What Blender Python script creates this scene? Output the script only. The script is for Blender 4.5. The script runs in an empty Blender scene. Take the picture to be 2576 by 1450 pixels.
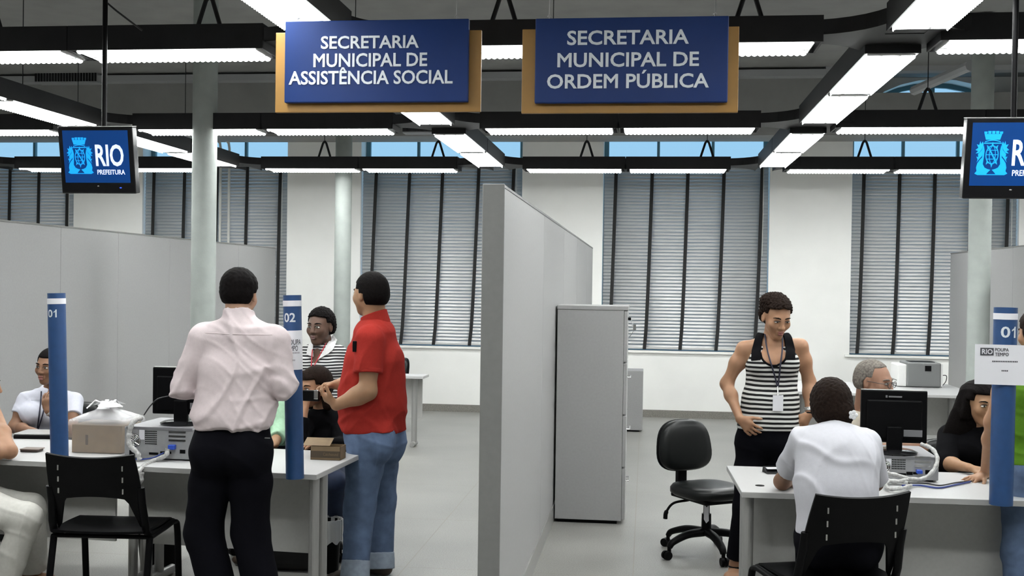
import bpy, bmesh, math, random
import numpy as np
from mathutils import Vector, Matrix
random.seed(7)
PI = math.pi
C = bpy.context.scene.collection

# ---------------------------------------------------------------- camera
CAMZ, FPX, CX, CY = 1.70, 2800.0, 1288.0, 748.0
YAW, PITCH, ROLL = math.atan(337 / 2800.0), -0.012, 0.014
F0 = Vector((-math.sin(YAW), math.cos(YAW), 0)); R0 = Vector((math.cos(YAW), math.sin(YAW), 0)); U0 = Vector((0, 0, 1))
FW = math.cos(PITCH) * F0 + math.sin(PITCH) * U0
U1 = -math.sin(PITCH) * F0 + math.cos(PITCH) * U0
RT = math.cos(ROLL) * R0 + math.sin(ROLL) * U1
UP = math.cos(ROLL) * U1 - math.sin(ROLL) * R0
CAM = Vector((0, 0, CAMZ))
cd = bpy.data.cameras.new('camera'); cam = bpy.data.objects.new('camera', cd); C.objects.link(cam)
cd.sensor_width = 36.0; cd.sensor_fit = 'HORIZONTAL'; cd.lens = FPX / 2576 * 36.0
cd.shift_y = (CY - 725.0) / 2576.0
cd.clip_start = 0.05; cd.clip_end = 200
M4 = Matrix((RT, UP, -FW)).transposed().to_4x4(); M4.translation = CAM
cam.matrix_world = M4
bpy.context.scene.camera = cam

# ---------------------------------------------------------------- world and view
sc = bpy.context.scene
sc.view_settings.view_transform = 'Standard'
sc.view_settings.look = 'None'
sc.view_settings.gamma = 1.0
sc.view_settings.use_curve_mapping = False
sc.view_settings.exposure = 0.0
w = bpy.data.worlds.new('sky'); sc.world = w; w.use_nodes = True
nt = w.node_tree; nt.nodes.clear()
wo = nt.nodes.new('ShaderNodeOutputWorld'); bg = nt.nodes.new('ShaderNodeBackground')
tc = nt.nodes.new('ShaderNodeTexCoord'); sx = nt.nodes.new('ShaderNodeSeparateXYZ')
rmp = nt.nodes.new('ShaderNodeValToRGB')
rmp.color_ramp.elements[0].color = (0.46, 0.78, 1.0, 1); rmp.color_ramp.elements[0].position = 0.0
rmp.color_ramp.elements[1].color = (0.26, 0.56, 0.92, 1); rmp.color_ramp.elements[1].position = 0.55
nt.links.new(tc.outputs['Generated'], sx.inputs[0]); nt.links.new(sx.outputs['Z'], rmp.inputs[0])
nt.links.new(rmp.outputs[0], bg.inputs[0]); bg.inputs[1].default_value = 1.0
nt.links.new(bg.outputs[0], wo.inputs[0])
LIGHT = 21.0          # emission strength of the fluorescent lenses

# pixel of the 2576x1450 photograph -> point in the room
def ray(px, py):
    return (FW * FPX + RT * (px - CX) - UP * (py - CY))
def at(px, py, Y):
    d = ray(px, py); return CAM + d * (Y / d.y)
def on(px, py, Z=0.0):
    d = ray(px, py); return CAM + d * ((Z - CAMZ) / d.z)
def px_of(p):
    v = Vector(p) - CAM; z = v.dot(FW); return (CX + FPX * v.dot(RT) / z, CY - FPX * v.dot(UP) / z)

# ---------------------------------------------------------------- materials
MATS = {}
def mat(name, col, rough=0.5, metal=0.0, spec=0.5, noise=0.0, nscale=40.0, bump=0.0, bscale=200.0, emit=0.0, ecol=None, sss=0.0, coat=0.0, alpha=1.0, trans=0.0):
    if name in MATS: return MATS[name]
    m = bpy.data.materials.new(name); m.use_nodes = True; MATS[name] = m
    n = m.node_tree; b = n.nodes['Principled BSDF']
    c4 = (col[0], col[1], col[2], 1)
    b.inputs['Base Color'].default_value = c4
    b.inputs['Roughness'].default_value = rough; b.inputs['Metallic'].default_value = metal
    b.inputs['Specular IOR Level'].default_value = spec
    b.inputs['Coat Weight'].default_value = coat
    if alpha < 1: b.inputs['Alpha'].default_value = alpha
    if trans: b.inputs['Transmission Weight'].default_value = trans
    if sss: b.inputs['Subsurface Weight'].default_value = sss; b.inputs['Subsurface Radius'].default_value = (0.012, 0.005, 0.003); b.inputs['Subsurface Scale'].default_value = 1
    if emit:
        b.inputs['Emission Color'].default_value = tuple(ecol or col) + (1,) if len(ecol or col) == 3 else (ecol or col)
        b.inputs['Emission Strength'].default_value = emit
    if noise or bump:
        t = n.nodes.new('ShaderNodeTexCoord'); x = n.nodes.new('ShaderNodeTexNoise')
        x.inputs['Scale'].default_value = nscale; x.inputs['Detail'].default_value = 4
        n.links.new(t.outputs['Object'], x.inputs['Vector'])
        if noise:
            r = n.nodes.new('ShaderNodeValToRGB')
            r.color_ramp.elements[0].position = 0.3; r.color_ramp.elements[1].position = 0.7
            r.color_ramp.elements[0].color = tuple(max(0, v * (1 - noise)) for v in col[:3]) + (1,)
            r.color_ramp.elements[1].color = tuple(min(1, v * (1 + noise)) for v in col[:3]) + (1,)
            n.links.new(x.outputs['Fac'], r.inputs[0]); n.links.new(r.outputs[0], b.inputs['Base Color'])
        if bump:
            x2 = n.nodes.new('ShaderNodeTexNoise'); x2.inputs['Scale'].default_value = bscale; x2.inputs['Detail'].default_value = 3
            n.links.new(t.outputs['Object'], x2.inputs['Vector'])
            bp = n.nodes.new('ShaderNodeBump'); bp.inputs['Strength'].default_value = bump; bp.inputs['Distance'].default_value = 0.004
            n.links.new(x2.outputs['Fac'], bp.inputs['Height']); n.links.new(bp.outputs[0], b.inputs['Normal'])
    return m

def stripe_mat(name, c1, c2, period, duty=0.5, rough=0.8, axis=2, warp=0.004):
    m = bpy.data.materials.new(name); m.use_nodes = True; n = m.node_tree; b = n.nodes['Principled BSDF']
    b.inputs['Roughness'].default_value = rough; b.inputs['Specular IOR Level'].default_value = 0.2
    t = n.nodes.new('ShaderNodeTexCoord'); s = n.nodes.new('ShaderNodeSeparateXYZ'); n.links.new(t.outputs['Object'], s.inputs[0])
    no = n.nodes.new('ShaderNodeTexNoise'); no.inputs['Scale'].default_value = 6; n.links.new(t.outputs['Object'], no.inputs['Vector'])
    ma = n.nodes.new('ShaderNodeMath'); ma.operation = 'MULTIPLY_ADD'; ma.inputs[1].default_value = warp * 4
    n.links.new(no.outputs['Fac'], ma.inputs[0]); n.links.new(s.outputs[axis], ma.inputs[2])
    d = n.nodes.new('ShaderNodeMath'); d.operation = 'DIVIDE'; d.inputs[1].default_value = period; n.links.new(ma.outputs[0], d.inputs[0])
    fr = n.nodes.new('ShaderNodeMath'); fr.operation = 'FRACT'; n.links.new(d.outputs[0], fr.inputs[0])
    g = n.nodes.new('ShaderNodeMath'); g.operation = 'GREATER_THAN'; g.inputs[1].default_value = duty; n.links.new(fr.outputs[0], g.inputs[0])
    mx = n.nodes.new('ShaderNodeMix'); mx.data_type = 'RGBA'
    mx.inputs['A'].default_value = tuple(c1) + (1,); mx.inputs['B'].default_value = tuple(c2) + (1,)
    n.links.new(g.outputs[0], mx.inputs['Factor']); n.links.new(mx.outputs['Result'], b.inputs['Base Color'])
    return m

def floor_mat():
    m = bpy.data.materials.new('terrazzo'); m.use_nodes = True; n = m.node_tree; b = n.nodes['Principled BSDF']
    t = n.nodes.new('ShaderNodeTexCoord')
    a = n.nodes.new('ShaderNodeTexNoise'); a.inputs['Scale'].default_value = 140; a.inputs['Detail'].default_value = 3
    c = n.nodes.new('ShaderNodeTexNoise'); c.inputs['Scale'].default_value = 1.3; c.inputs['Detail'].default_value = 4
    n.links.new(t.outputs['Object'], a.inputs[0]); n.links.new(t.outputs['Object'], c.inputs[0])
    r = n.nodes.new('ShaderNodeValToRGB'); r.color_ramp.elements[0].position = .36; r.color_ramp.elements[1].position = .6
    r.color_ramp.elements[0].color = (.215, .213, .198, 1); r.color_ramp.elements[1].color = (.305, .303, .284, 1)
    n.links.new(a.outputs['Fac'], r.inputs[0])
    r2 = n.nodes.new('ShaderNodeValToRGB'); r2.color_ramp.elements[0].color = (.86, .86, .86, 1); r2.color_ramp.elements[1].color = (1, 1, 1, 1)
    r2.color_ramp.elements[0].position = .35; r2.color_ramp.elements[1].position = .65
    n.links.new(c.outputs['Fac'], r2.inputs[0])
    mx = n.nodes.new('ShaderNodeMix'); mx.data_type = 'RGBA'; mx.blend_type = 'MULTIPLY'; mx.inputs['Factor'].default_value = 1
    n.links.new(r.outputs[0], mx.inputs['A']); n.links.new(r2.outputs[0], mx.inputs['B'])
    # joints: brass lines of the cast floor every 1.3 m
    s = n.nodes.new('ShaderNodeSeparateXYZ'); n.links.new(t.outputs['Object'], s.inputs[0])
    def line(out, period, off):
        q = n.nodes.new('ShaderNodeMath'); q.operation = 'ADD'; q.inputs[1].default_value = off + 50 * period; n.links.new(out, q.inputs[0])
        p = n.nodes.new('ShaderNodeMath'); p.operation = 'MODULO'; p.inputs[1].default_value = period; n.links.new(q.outputs[0], p.inputs[0])
        l = n.nodes.new('ShaderNodeMath'); l.operation = 'LESS_THAN'; l.inputs[1].default_value = .008; n.links.new(p.outputs[0], l.inputs[0]); return l.outputs[0]
    mm = n.nodes.new('ShaderNodeMath'); mm.operation = 'MAXIMUM'
    n.links.new(line(s.outputs['X'], 1.35, 1.405), mm.inputs[0]); n.links.new(line(s.outputs['Y'], 1.35, .25), mm.inputs[1])
    mx2 = n.nodes.new('ShaderNodeMix'); mx2.data_type = 'RGBA'; n.links.new(mm.outputs[0], mx2.inputs['Factor'])
    n.links.new(mx.outputs['Result'], mx2.inputs['A']); mx2.inputs['B'].default_value = (.22, .21, .18, 1)
    n.links.new(mx2.outputs['Result'], b.inputs['Base Color'])
    b.inputs['Roughness'].default_value = .38; b.inputs['Specular IOR Level'].default_value = .35
    return m

def glass_mat():
    m = bpy.data.materials.new('pane_glass'); m.use_nodes = True; n = m.node_tree; n.nodes.clear()
    o = n.nodes.new('ShaderNodeOutputMaterial'); tr = n.nodes.new('ShaderNodeBsdfTransparent'); gl = n.nodes.new('ShaderNodeBsdfGlossy')
    tr.inputs[0].default_value = (.93, .97, 1, 1); gl.inputs[1].default_value = .05
    mx = n.nodes.new('ShaderNodeMixShader'); mx.inputs[0].default_value = .06
    n.links.new(tr.outputs[0], mx.inputs[1]); n.links.new(gl.outputs[0], mx.inputs[2]); n.links.new(mx.outputs[0], o.inputs[0]); return m
def plastic_film_mat():
    m = bpy.data.materials.new('plastic_film'); m.use_nodes = True; n = m.node_tree; n.nodes.clear()
    o = n.nodes.new('ShaderNodeOutputMaterial'); tr = n.nodes.new('ShaderNodeBsdfTransparent'); p = n.nodes.new('ShaderNodeBsdfPrincipled')
    p.inputs['Base Color'].default_value = (.8, .8, .82, 1); p.inputs['Roughness'].default_value = .25
    t = n.nodes.new('ShaderNodeTexCoord'); sxx = n.nodes.new('ShaderNodeSeparateXYZ'); n.links.new(t.outputs['Object'], sxx.inputs[0])
    mr = n.nodes.new('ShaderNodeMapRange'); mr.inputs['From Min'].default_value = .150; mr.inputs['From Max'].default_value = .25
    mr.inputs['To Min'].default_value = .07; mr.inputs['To Max'].default_value = .75; n.links.new(sxx.outputs['Z'], mr.inputs['Value'])
    mx = n.nodes.new('ShaderNodeMixShader'); n.links.new(mr.outputs[0], mx.inputs[0])
    n.links.new(tr.outputs[0], mx.inputs[1]); n.links.new(p.outputs[0], mx.inputs[2]); n.links.new(mx.outputs[0], o.inputs[0]); return m

WHITEWALL = mat('white_wall_paint', (.88, .88, .855), .6, noise=.03, nscale=2, bump=.05)
CEIL = mat('grey_ceiling_paint', (.31, .31, .30), .8, noise=.08, nscale=3)
CEILB = mat('pale_duct_and_lit_strip_paint', (.42, .43, .44), .7)
BLACKMET = mat('black_trunking', (.009, .009, .010), .5, spec=.3, noise=.2, nscale=8)
WHITEMET = mat('white_louver', (.85, .85, .85), .3)
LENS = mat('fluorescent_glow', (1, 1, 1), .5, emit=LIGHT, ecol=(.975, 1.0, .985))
PANEL = mat('grey_laminate', (.315, .315, .315), .45, noise=.03, nscale=60)
PANELEDGE = mat('grey_profile', (.185, .185, .18), .4, noise=.04, nscale=30)
SKIRT = mat('granite_skirting', (.20, .19, .17), .5, noise=.5, nscale=160)
DESKTOP = mat('desk_laminate', (.46, .46, .46), .35, noise=.02, nscale=80)
DESKEDGE = mat('desk_edge', (.36, .36, .35), .5)
MODESTY = mat('desk_panel', (.50, .50, .485), .5, noise=.03, nscale=50)
STEEL = mat('silver_painted_steel', (.36, .36, .35), .35, metal=.4)
CHROME = mat('bright_steel', (.7, .7, .7), .2, metal=1)
BLKPL = mat('black_plastic', (.003, .003, .0035), .45, spec=.09, bump=.08, bscale=500)
BLKVINYL = mat('black_vinyl', (.005, .006, .006), .36, spec=.25)
BLKGLOSS = mat('black_gloss_plastic', (.008, .008, .009), .15)
COLPAINT = mat('column_grey_green_paint', (.32, .35, .33), .55, noise=.06, nscale=9, bump=.25, bscale=60)
BLUE = mat('blue_tube_paint', (.016, .058, .165), .45, noise=.08, nscale=25)
SIGNBLUE = mat('blue_sign_face', (.007, .027, .125), .4, spec=.15, noise=.05, nscale=4)
SIGNYEL = mat('ochre_sign_back', (.27, .135, .018), .5, noise=.06, nscale=12)
LETTER = mat('silver_white_letter', (.62, .66, .70), .5)
PAPER = mat('white_paper', (.72, .72, .76), .6)
INK = mat('dark_ink', (.05, .05, .06), .6)
CARD = mat('brown_cardboard', (.19, .13, .07), .7, noise=.1, nscale=18)
CARDDARK = mat('dark_cardboard', (.07, .05, .03), .7)
FILM = plastic_film_mat()
GLASS = glass_mat()
FRAMEB = mat('teal_window_frame', (.10, .22, .26), .5)
SLAT = mat('aluminium_slat', (.56, .56, .555), .33, metal=.25)
TAPE = mat('black_tape', (.012, .012, .012), .8)
PCGREY = mat('pc_case_steel', (.34, .345, .35), .4, metal=.3, noise=.06, nscale=30)
PCTOP = mat('pc_case_side', (.17, .17, .18), .4)
CABLEW = mat('bagged_cable', (.40, .40, .39), .22, noise=.25, nscale=90)
CABLEB = mat('blue_cable', (.02, .04, .20), .4)
CABLEK = mat('black_cable', (.012, .012, .014), .5)
SCREEN = mat('blue_screen', (.004, .035, .16), .2, emit=.55, ecol=(.003, .045, .20))
CREST = mat('cyan_crest', (.01, .35, .8), .4, emit=.7, ecol=(.0, .36, .90))
SCREENW = mat('screen_white', (.7, .75, .9), .4, emit=.8, ecol=(.62, .70, .95))
LEDBLUE = mat('blue_led', (.02, .05, .9), .4, emit=2.0, ecol=(.02, .08, 1))
CONDUIT = mat('pale_conduit', (.62, .62, .58), .5)
BAGWHITE = mat('white_bin_liner', (.75, .75, .73), .35)

# ---------------------------------------------------------------- mesh helpers
def root_inv(p):
    if p is None: return Matrix()
    while p.parent: p = p.parent
    return p.matrix_world.inverted()
class MB:
    def __init__(s): s.v = []; s.f = []; s.m = []; s.cur = 0
    def add(s, vs, fs):
        o = len(s.v); s.v += [Vector(p) for p in vs]; s.f += [tuple(i + o for i in f) for f in fs]; s.m += [s.cur] * len(fs); return s
    def slot(s, i): s.cur = i; return s
    def box(s, lo, hi, M=None):
        x0, y0, z0 = lo; x1, y1, z1 = hi
        vs = [(x0, y0, z0), (x1, y0, z0), (x1, y1, z0), (x0, y1, z0), (x0, y0, z1), (x1, y0, z1), (x1, y1, z1), (x0, y1, z1)]
        if M is not None: vs = [M @ Vector(p) for p in vs]
        return s.add(vs, [(0, 3, 2, 1), (4, 5, 6, 7), (0, 1, 5, 4), (1, 2, 6, 5), (2, 3, 7, 6), (3, 0, 4, 7)])
    def rbox(s, lo, hi, r=.006, M=None, seg=2):
        b = bmesh.new(); bmesh.ops.create_cube(b, size=1)
        for v in b.verts: v.co = Vector([lo[i] + (v.co[i] + .5) * (hi[i] - lo[i]) for i in range(3)])
        bmesh.ops.bevel(b, geom=b.edges[:], offset=r, segments=seg, affect='EDGES', profile=.5)
        return s.bm(b, M)
    def bm(s, b, M=None):
        b.verts.index_update()
        vs = [(M @ v.co if M is not None else v.co.copy()) for v in b.verts]; fs = [tuple(v.index for v in f.verts) for f in b.faces]; b.free()
        return s.add(vs, fs)
    def prism(s, pts, d):      # polygon (list of 3D points) extruded by vector d
        n = len(pts); d = Vector(d); P = [Vector(p) for p in pts]
        return s.add(P + [p + d for p in P], [tuple(range(n))[::-1], tuple(range(n, 2 * n))] + [(i, (i + 1) % n, n + (i + 1) % n, n + i) for i in range(n)])
    def tube(s, path, r, n=10, caps=True, flat=1.0):
        P = [Vector(p) for p in path]; R = r if isinstance(r, (list, tuple)) else [r] * len(P)
        rings = []; prev = None
        for i, p in enumerate(P):
            t = (P[min(i + 1, len(P) - 1)] - P[max(i - 1, 0)]).normalized()
            if prev is None:
                a = Vector((0, 0, 1)) if abs(t.z) < .9 else Vector((1, 0, 0)); u = t.cross(a).normalized()
            else:
                u = (prev - t * prev.dot(t)).normalized()
            prev = u; v = t.cross(u)
            rings.append([p + (u * math.cos(2 * PI * k / n) + v * math.sin(2 * PI * k / n) * flat) * R[i] for k in range(n)])
        vs = [q for rr in rings for q in rr]; fs = []
        for i in range(len(P) - 1):
            for k in range(n):
                fs.append((i * n + k, i * n + (k + 1) % n, (i + 1) * n + (k + 1) % n, (i + 1) * n + k))
        if caps: fs += [tuple(range(n))[::-1], tuple(range((len(P) - 1) * n, len(P) * n))]
        return s.add(vs, fs)
    def cyl(s, a, b, r0, r1=None, n=24): return s.tube([a, b], [r0, r0 if r1 is None else r1], n)
    def lathe(s, prof, c=(0, 0, 0), n=32):   # prof: (r, z)
        vs = []; fs = []; c = Vector(c)
        for r, z in prof:
            for k in range(n): vs.append(c + Vector((r * math.cos(2 * PI * k / n), r * math.sin(2 * PI * k / n), z)))
        for i in range(len(prof) - 1):
            for k in range(n): fs.append((i * n + k, i * n + (k + 1) % n, (i + 1) * n + (k + 1) % n, (i + 1) * n + k))
        return s.add(vs, fs)
    def ell(s, c, r, M=None, nu=16, nv=10):
        c = Vector(c); vs = []; fs = []
        for j in range(nv + 1):
            th = PI * j / nv
            for k in range(nu):
                p = Vector((r[0] * math.sin(th) * math.cos(2 * PI * k / nu), r[1] * math.sin(th) * math.sin(2 * PI * k / nu), r[2] * math.cos(th)))
                vs.append((M @ p if M is not None else p) + c)
        for j in range(nv):
            for k in range(nu): fs.append((j * nu + k, (j + 1) * nu + k, (j + 1) * nu + (k + 1) % nu, j * nu + (k + 1) % nu))
        return s.add(vs, fs)
    def sheet(s, P, th=.002):   # grid of points P[i][j] given a thickness along its normals
        P = [[Vector(p) for p in r] for r in P]; a = len(P); b = len(P[0])
        N = [[None] * b for _ in range(a)]
        for i in range(a):
            for j in range(b):
                du = P[min(i + 1, a - 1)][j] - P[max(i - 1, 0)][j]; dv = P[i][min(j + 1, b - 1)] - P[i][max(j - 1, 0)]
                n = du.cross(dv); N[i][j] = n.normalized() if n.length > 1e-9 else Vector((0, 0, 1))
        top = [P[i][j] + N[i][j] * th / 2 for i in range(a) for j in range(b)]; bot = [P[i][j] - N[i][j] * th / 2 for i in range(a) for j in range(b)]
        o = a * b; fs = []
        for i in range(a - 1):
            for j in range(b - 1):
                q = (i * b + j, (i + 1) * b + j, (i + 1) * b + j + 1, i * b + j + 1)
                fs.append(q); fs.append(tuple(o + k for k in q[::-1]))
        def edge(l):
            for x, y in zip(l[:-1], l[1:]): fs.append((y, x, x + o, y + o))
        edge([i * b for i in range(a)][::-1]); edge([i * b + b - 1 for i in range(a)]); edge(list(range(b))); edge([(a - 1) * b + j for j in range(b)][::-1])
        return s.add(top + bot, fs)
    def build(s, name, m, parent=None, smooth=False, angle=40):
        me = bpy.data.meshes.new(name)
        inv = root_inv(parent)
        me.from_pydata([inv @ p for p in s.v], [], s.f)
        ms = m if isinstance(m, (list, tuple)) else [m]
        for x in ms: me.materials.append(x)
        if len(ms) > 1: me.polygons.foreach_set('material_index', s.m)
        b = bmesh.new(); b.from_mesh(me); bmesh.ops.recalc_face_normals(b, faces=b.faces[:]); b.to_mesh(me); b.free()
        if smooth:
            me.polygons.foreach_set('use_smooth', [True] * len(me.polygons))
            try: me.set_sharp_from_angle(angle=math.radians(angle))
            except Exception: pass
        me.update()
        o = bpy.data.objects.new(name, me); C.objects.link(o)
        if parent: o.parent = parent
        return o

def tag(o, label=None, cat=None, group=None, kind=None):
    if label: o['label'] = label
    if cat: o['category'] = cat
    if group: o['group'] = group
    if kind: o['kind'] = kind
    return o
def thing(name, label, cat, loc=(0, 0, 0), rz=0, group=None):
    o = bpy.data.objects.new(name, None); C.objects.link(o); o.empty_display_size = .1
    o.location = loc; o.rotation_euler = (0, 0, rz)
    o.matrix_world = Matrix.Translation(Vector(loc)) @ Matrix.Rotation(rz, 4, 'Z')
    return tag(o, label, cat, group)
def kids(o): return [c for c in bpy.data.objects if c.parent is o]
def dup(root, loc, rz=0, label=None, group=None):
    r = root.copy(); C.objects.link(r); r.location = loc; r.rotation_euler = (0, 0, rz)
    r.matrix_world = Matrix.Translation(Vector(loc)) @ Matrix.Rotation(rz, 4, 'Z')
    if label: r['label'] = label
    if group: r['group'] = group
    for ch in kids(root):
        c = ch.copy(); C.objects.link(c); c.parent = r
        for g in kids(ch):
            d = g.copy(); C.objects.link(d); d.parent = c
    return r
def struct(o): o['kind'] = 'structure'; return o
def rz(a): return Matrix.Rotation(a, 4, 'Z')
def arc(c, r, a0, a1, n, f): return [f(c, r, a0 + (a1 - a0) * i / n) for i in range(n + 1)]

def text_mesh(txt, size, bold=.0, extrude=.0, sx=1.0):
    if '1' in txt:      # a flagged figure one
        vs, fs, (x0, x1, y0, y1) = text_mesh('0', size, bold); w = x1 - x0; h = y1 - y0; o = len(vs); X = x1 + .16 * w
        vs = vs + [Vector((X + a_ * w, y0 + b_ * h, 0)) for a_, b_ in ((.30, 0), (.56, 0), (.56, 1), (.36, 1), (.30, .70), (.30, .86), (.02, .72), (.02, .56))]
        return vs, fs + [(o, o + 1, o + 2, o + 3, o + 5, o + 4), (o + 7, o + 4, o + 5, o + 6)], (x0, X + .56 * w, y0, y1)
    if 'M' in txt and bold:      # the M is drawn by hand, its outline does not take the heavier weight
        def right(s): return text_mesh(s, size, 0)[2][1]
        vs, fs, i = [], [], 0; b = bold
        for part in [p for p in txt.replace('M', '|M|').split('|') if p]:
            px = (right(txt[:i] + 'I') - right('I')) if i else 0.0; o = len(vs)
            if part == 'M':
                P = [(.073 - b, -b), (.171 + b, -b), (.171 + b, .50), (.391, .235 - b), (.611 - b, .50), (.611 - b, -b), (.709 + b, -b), (.709 + b, .682 + b), (.618 - .3 * b, .682 + b), (.391, .402 + 1.6 * b), (.165 + .3 * b, .682 + b), (.073 - b, .682 + b)]
                vs += [Vector((px + x * size, y * size, 0)) for x, y in P]
                fs += [tuple(o + k for k in q) for q in ((0, 1, 2, 10, 11), (2, 3, 9, 10), (3, 4, 8, 9), (4, 5, 6, 7, 8))]
            elif part.strip():
                v, f, _ = text_mesh(part, size, bold)
                lead = len(part) - len(part.lstrip()); vs += [x + Vector((px, 0, 0)) for x in v]; fs += [tuple(o + k for k in q) for q in f]
            i += len(part)
        return vs, fs, (min(v.x for v in vs), max(v.x for v in vs), min(v.y for v in vs), max(v.y for v in vs))
    cu = bpy.data.curves.new('t', 'FONT'); cu.body = txt; cu.size = size; cu.offset = bold; cu.extrude = extrude
    cu.align_x = 'LEFT'; cu.resolution_u = 3
    o = bpy.data.objects.new('t', cu); C.objects.link(o)
    dg = bpy.context.evaluated_depsgraph_get(); me = bpy.data.meshes.new_from_object(o.evaluated_get(dg))
    vs = [Vector((v.co.x * sx, v.co.y, v.co.z)) for v in me.vertices]; fs = [tuple(p.vertices) for p in me.polygons]
    bpy.data.objects.remove(o); bpy.data.curves.remove(cu); bpy.data.meshes.remove(me)
    x0 = min(v.x for v in vs); x1 = max(v.x for v in vs); y0 = min(v.y for v in vs)
    y1 = max(v.y for v in vs)
    return vs, fs, (x0, x1, y0, y1)
def text_fit(mb, txt, c, xdir, updir, width, cap, bold=.0, extrude=.002, capchars=None):
    """lettering centred at c, `width` wide, capitals `cap` high"""
    vs, fs, (x0, x1, y0, y1) = text_mesh(txt, 1.0, bold, 0.0)
    _, _, (cx0, cx1, cy0, cy1) = text_mesh('H', 1.0, bold, 0.0)
    kx = width / (x1 - x0); ky = cap / (cy1 - cy0)
    xd = Vector(xdir).normalized(); ud = Vector(updir).normalized(); nd = xd.cross(ud)
    P = [Vector(c) + xd * ((v.x - (x0 + x1) / 2) * kx) + ud * ((v.y - (cy0 + cy1) / 2) * ky) for v in vs]
    n = len(P)
    # boundary walls
    from collections import Counter
    E = Counter()
    for f in fs:
        for a, b in zip(f, f[1:] + f[:1]): E[(a, b)] += 1
    side = [(a, b, b + n, a + n) for (a, b) in E if (b, a) not in E]
    return mb.add(P + [p + nd * extrude for p in P], fs + [tuple(i + n for i in f) for f in fs] + side)
# ================================================================ the room
WY = 14.5          # inner face of the window wall
CH = 4.36           # ceiling height
XL, XR, YB = -12.0, 12.0, -5.0
def wx(px): return at(px, 640, WY).x
struct(MB().box((XL, YB, -.15), (XR, WY + .45, 0)).build('floor', floor_mat()))
struct(MB().box((XL, YB, CH), (XR, WY + .45, CH + .2)).build('ceiling', CEIL))
struct(MB().box((XL - .2, YB, 0), (XL, WY + .45, CH)).build('wall_left', WHITEWALL))
struct(MB().box((XR, YB, 0), (XR + .2, WY + .45, CH)).build('wall_right', WHITEWALL))
struct(MB().box((XL, YB - .2, 0), (XR, YB, CH)).build('wall_front', WHITEWALL))
SILL = at(1730, 884, WY).z
OPEN = [(wx(-190), wx(184)), (wx(357), wx(721)), (wx(906), wx(1311)), (wx(1515), wx(1934)), (wx(2141), wx(2562)), (wx(2562) + 1.05, wx(2562) + 3.2)]
SPR, ARCH = 3.66, .68
wl = MB()
xs = [XL] + [v for o in OPEN for v in o] + [XR]
for i in range(0, len(xs), 2): wl.box((xs[i], WY, 0), (xs[i + 1], WY + .45, CH))
for a, b in OPEN:
    wl.box((a, WY, 0), (b, WY + .45, SILL))
    n = 14; cxx = (a + b) / 2; hw = (b - a) / 2
    P = [(cxx - hw * math.cos(PI * k / n), SPR + ARCH * math.sin(PI * k / n)) for k in range(n + 1)]
    for (x0, z0), (x1, z1) in zip(P[:-1], P[1:]):
        wl.prism([(x0, WY, z0), (x1, WY, z1), (x1, WY, CH), (x0, WY, CH)], (0, .45, 0))
struct(wl.build('wall_back', WHITEWALL))
struct(MB().box((XL, WY - .02, 0), (XR, WY, .095)).build('baseboard_back', SKIRT))
for i, (a, b) in enumerate(OPEN):
    struct(MB().box((a - .06, WY - .035, SILL - .03), (b + .06, WY + .12, SILL)).build('trim_%d' % (i + 1), WHITEWALL))
    fr = MB(); y0, y1 = WY + .26, WY + .31
    fr.box((a, y0, SILL), (a + .06, y1, SPR)); fr.box((b - .06, y0, SILL), (b, y1, SPR)); fr.box((a, y0, SILL), (b, y1, SILL + .06))
    for k in (1, 2): x = a + (b - a) * k / 3; fr.box((x - .018, y0, SILL), (x + .018, y1, SPR + ARCH * .55))
    x = (a + b) / 2; fr.box((x - .03, y0, SPR), (x + .035, y1, SPR + ARCH))
    for z in (2.2, SPR + .05): fr.box((a, y0, z - .025), (b, y1, z + .025))
    hw = (b - a) / 2; n = 16
    for k in range(n):
        p, q = [(x - hw * math.cos(PI * j / n), SPR + ARCH * math.sin(PI * j / n)) for j in (k, k + 1)]
        p2, q2 = [(x - (hw - .06) * math.cos(PI * j / n), SPR + (ARCH - .06) * math.sin(PI * j / n)) for j in (k, k + 1)]
        fr.prism([(p[0], y0, p[1]), (q[0], y0, q[1]), (q2[0], y0, q2[1]), (p2[0], y0, p2[1])], (0, .05, 0))
    wf = struct(fr.build('window_%d' % (i + 1), FRAMEB))
    P = [(a, SILL), (b, SILL)] + [(x + hw * math.cos(PI * k / n), SPR + ARCH * math.sin(PI * k / n)) for k in range(n + 1)]
    MB().prism([(p, y0 + .02, z) for p, z in P], (0, .006, 0)).build('pane', GLASS, wf)

# beam in front of the window heads and the ceiling downstands
BEAMY = 13.9
struct(MB().box((XL, BEAMY, 3.56), (2.1, WY, 4.27)).box((2.1, BEAMY, 3.56), (XR, WY, 4.07)).build('trim_7', CEIL))
struct(MB().box((XL, BEAMY - .18, 4.25), (2.1, BEAMY, 4.33)).box((2.1, BEAMY - .18, 4.30), (XR, BEAMY, 4.36)).build('trim_8', CEILB))  # added strip, its paler paint stands in for the beam's sky-lit top face
struct(MB().box((XL, 8.9, 4.24), (XR, 9.2, CH)).box((XL, 4.0, 4.24), (XR, 4.35, CH)).build('trim_9', CEIL))

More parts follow.
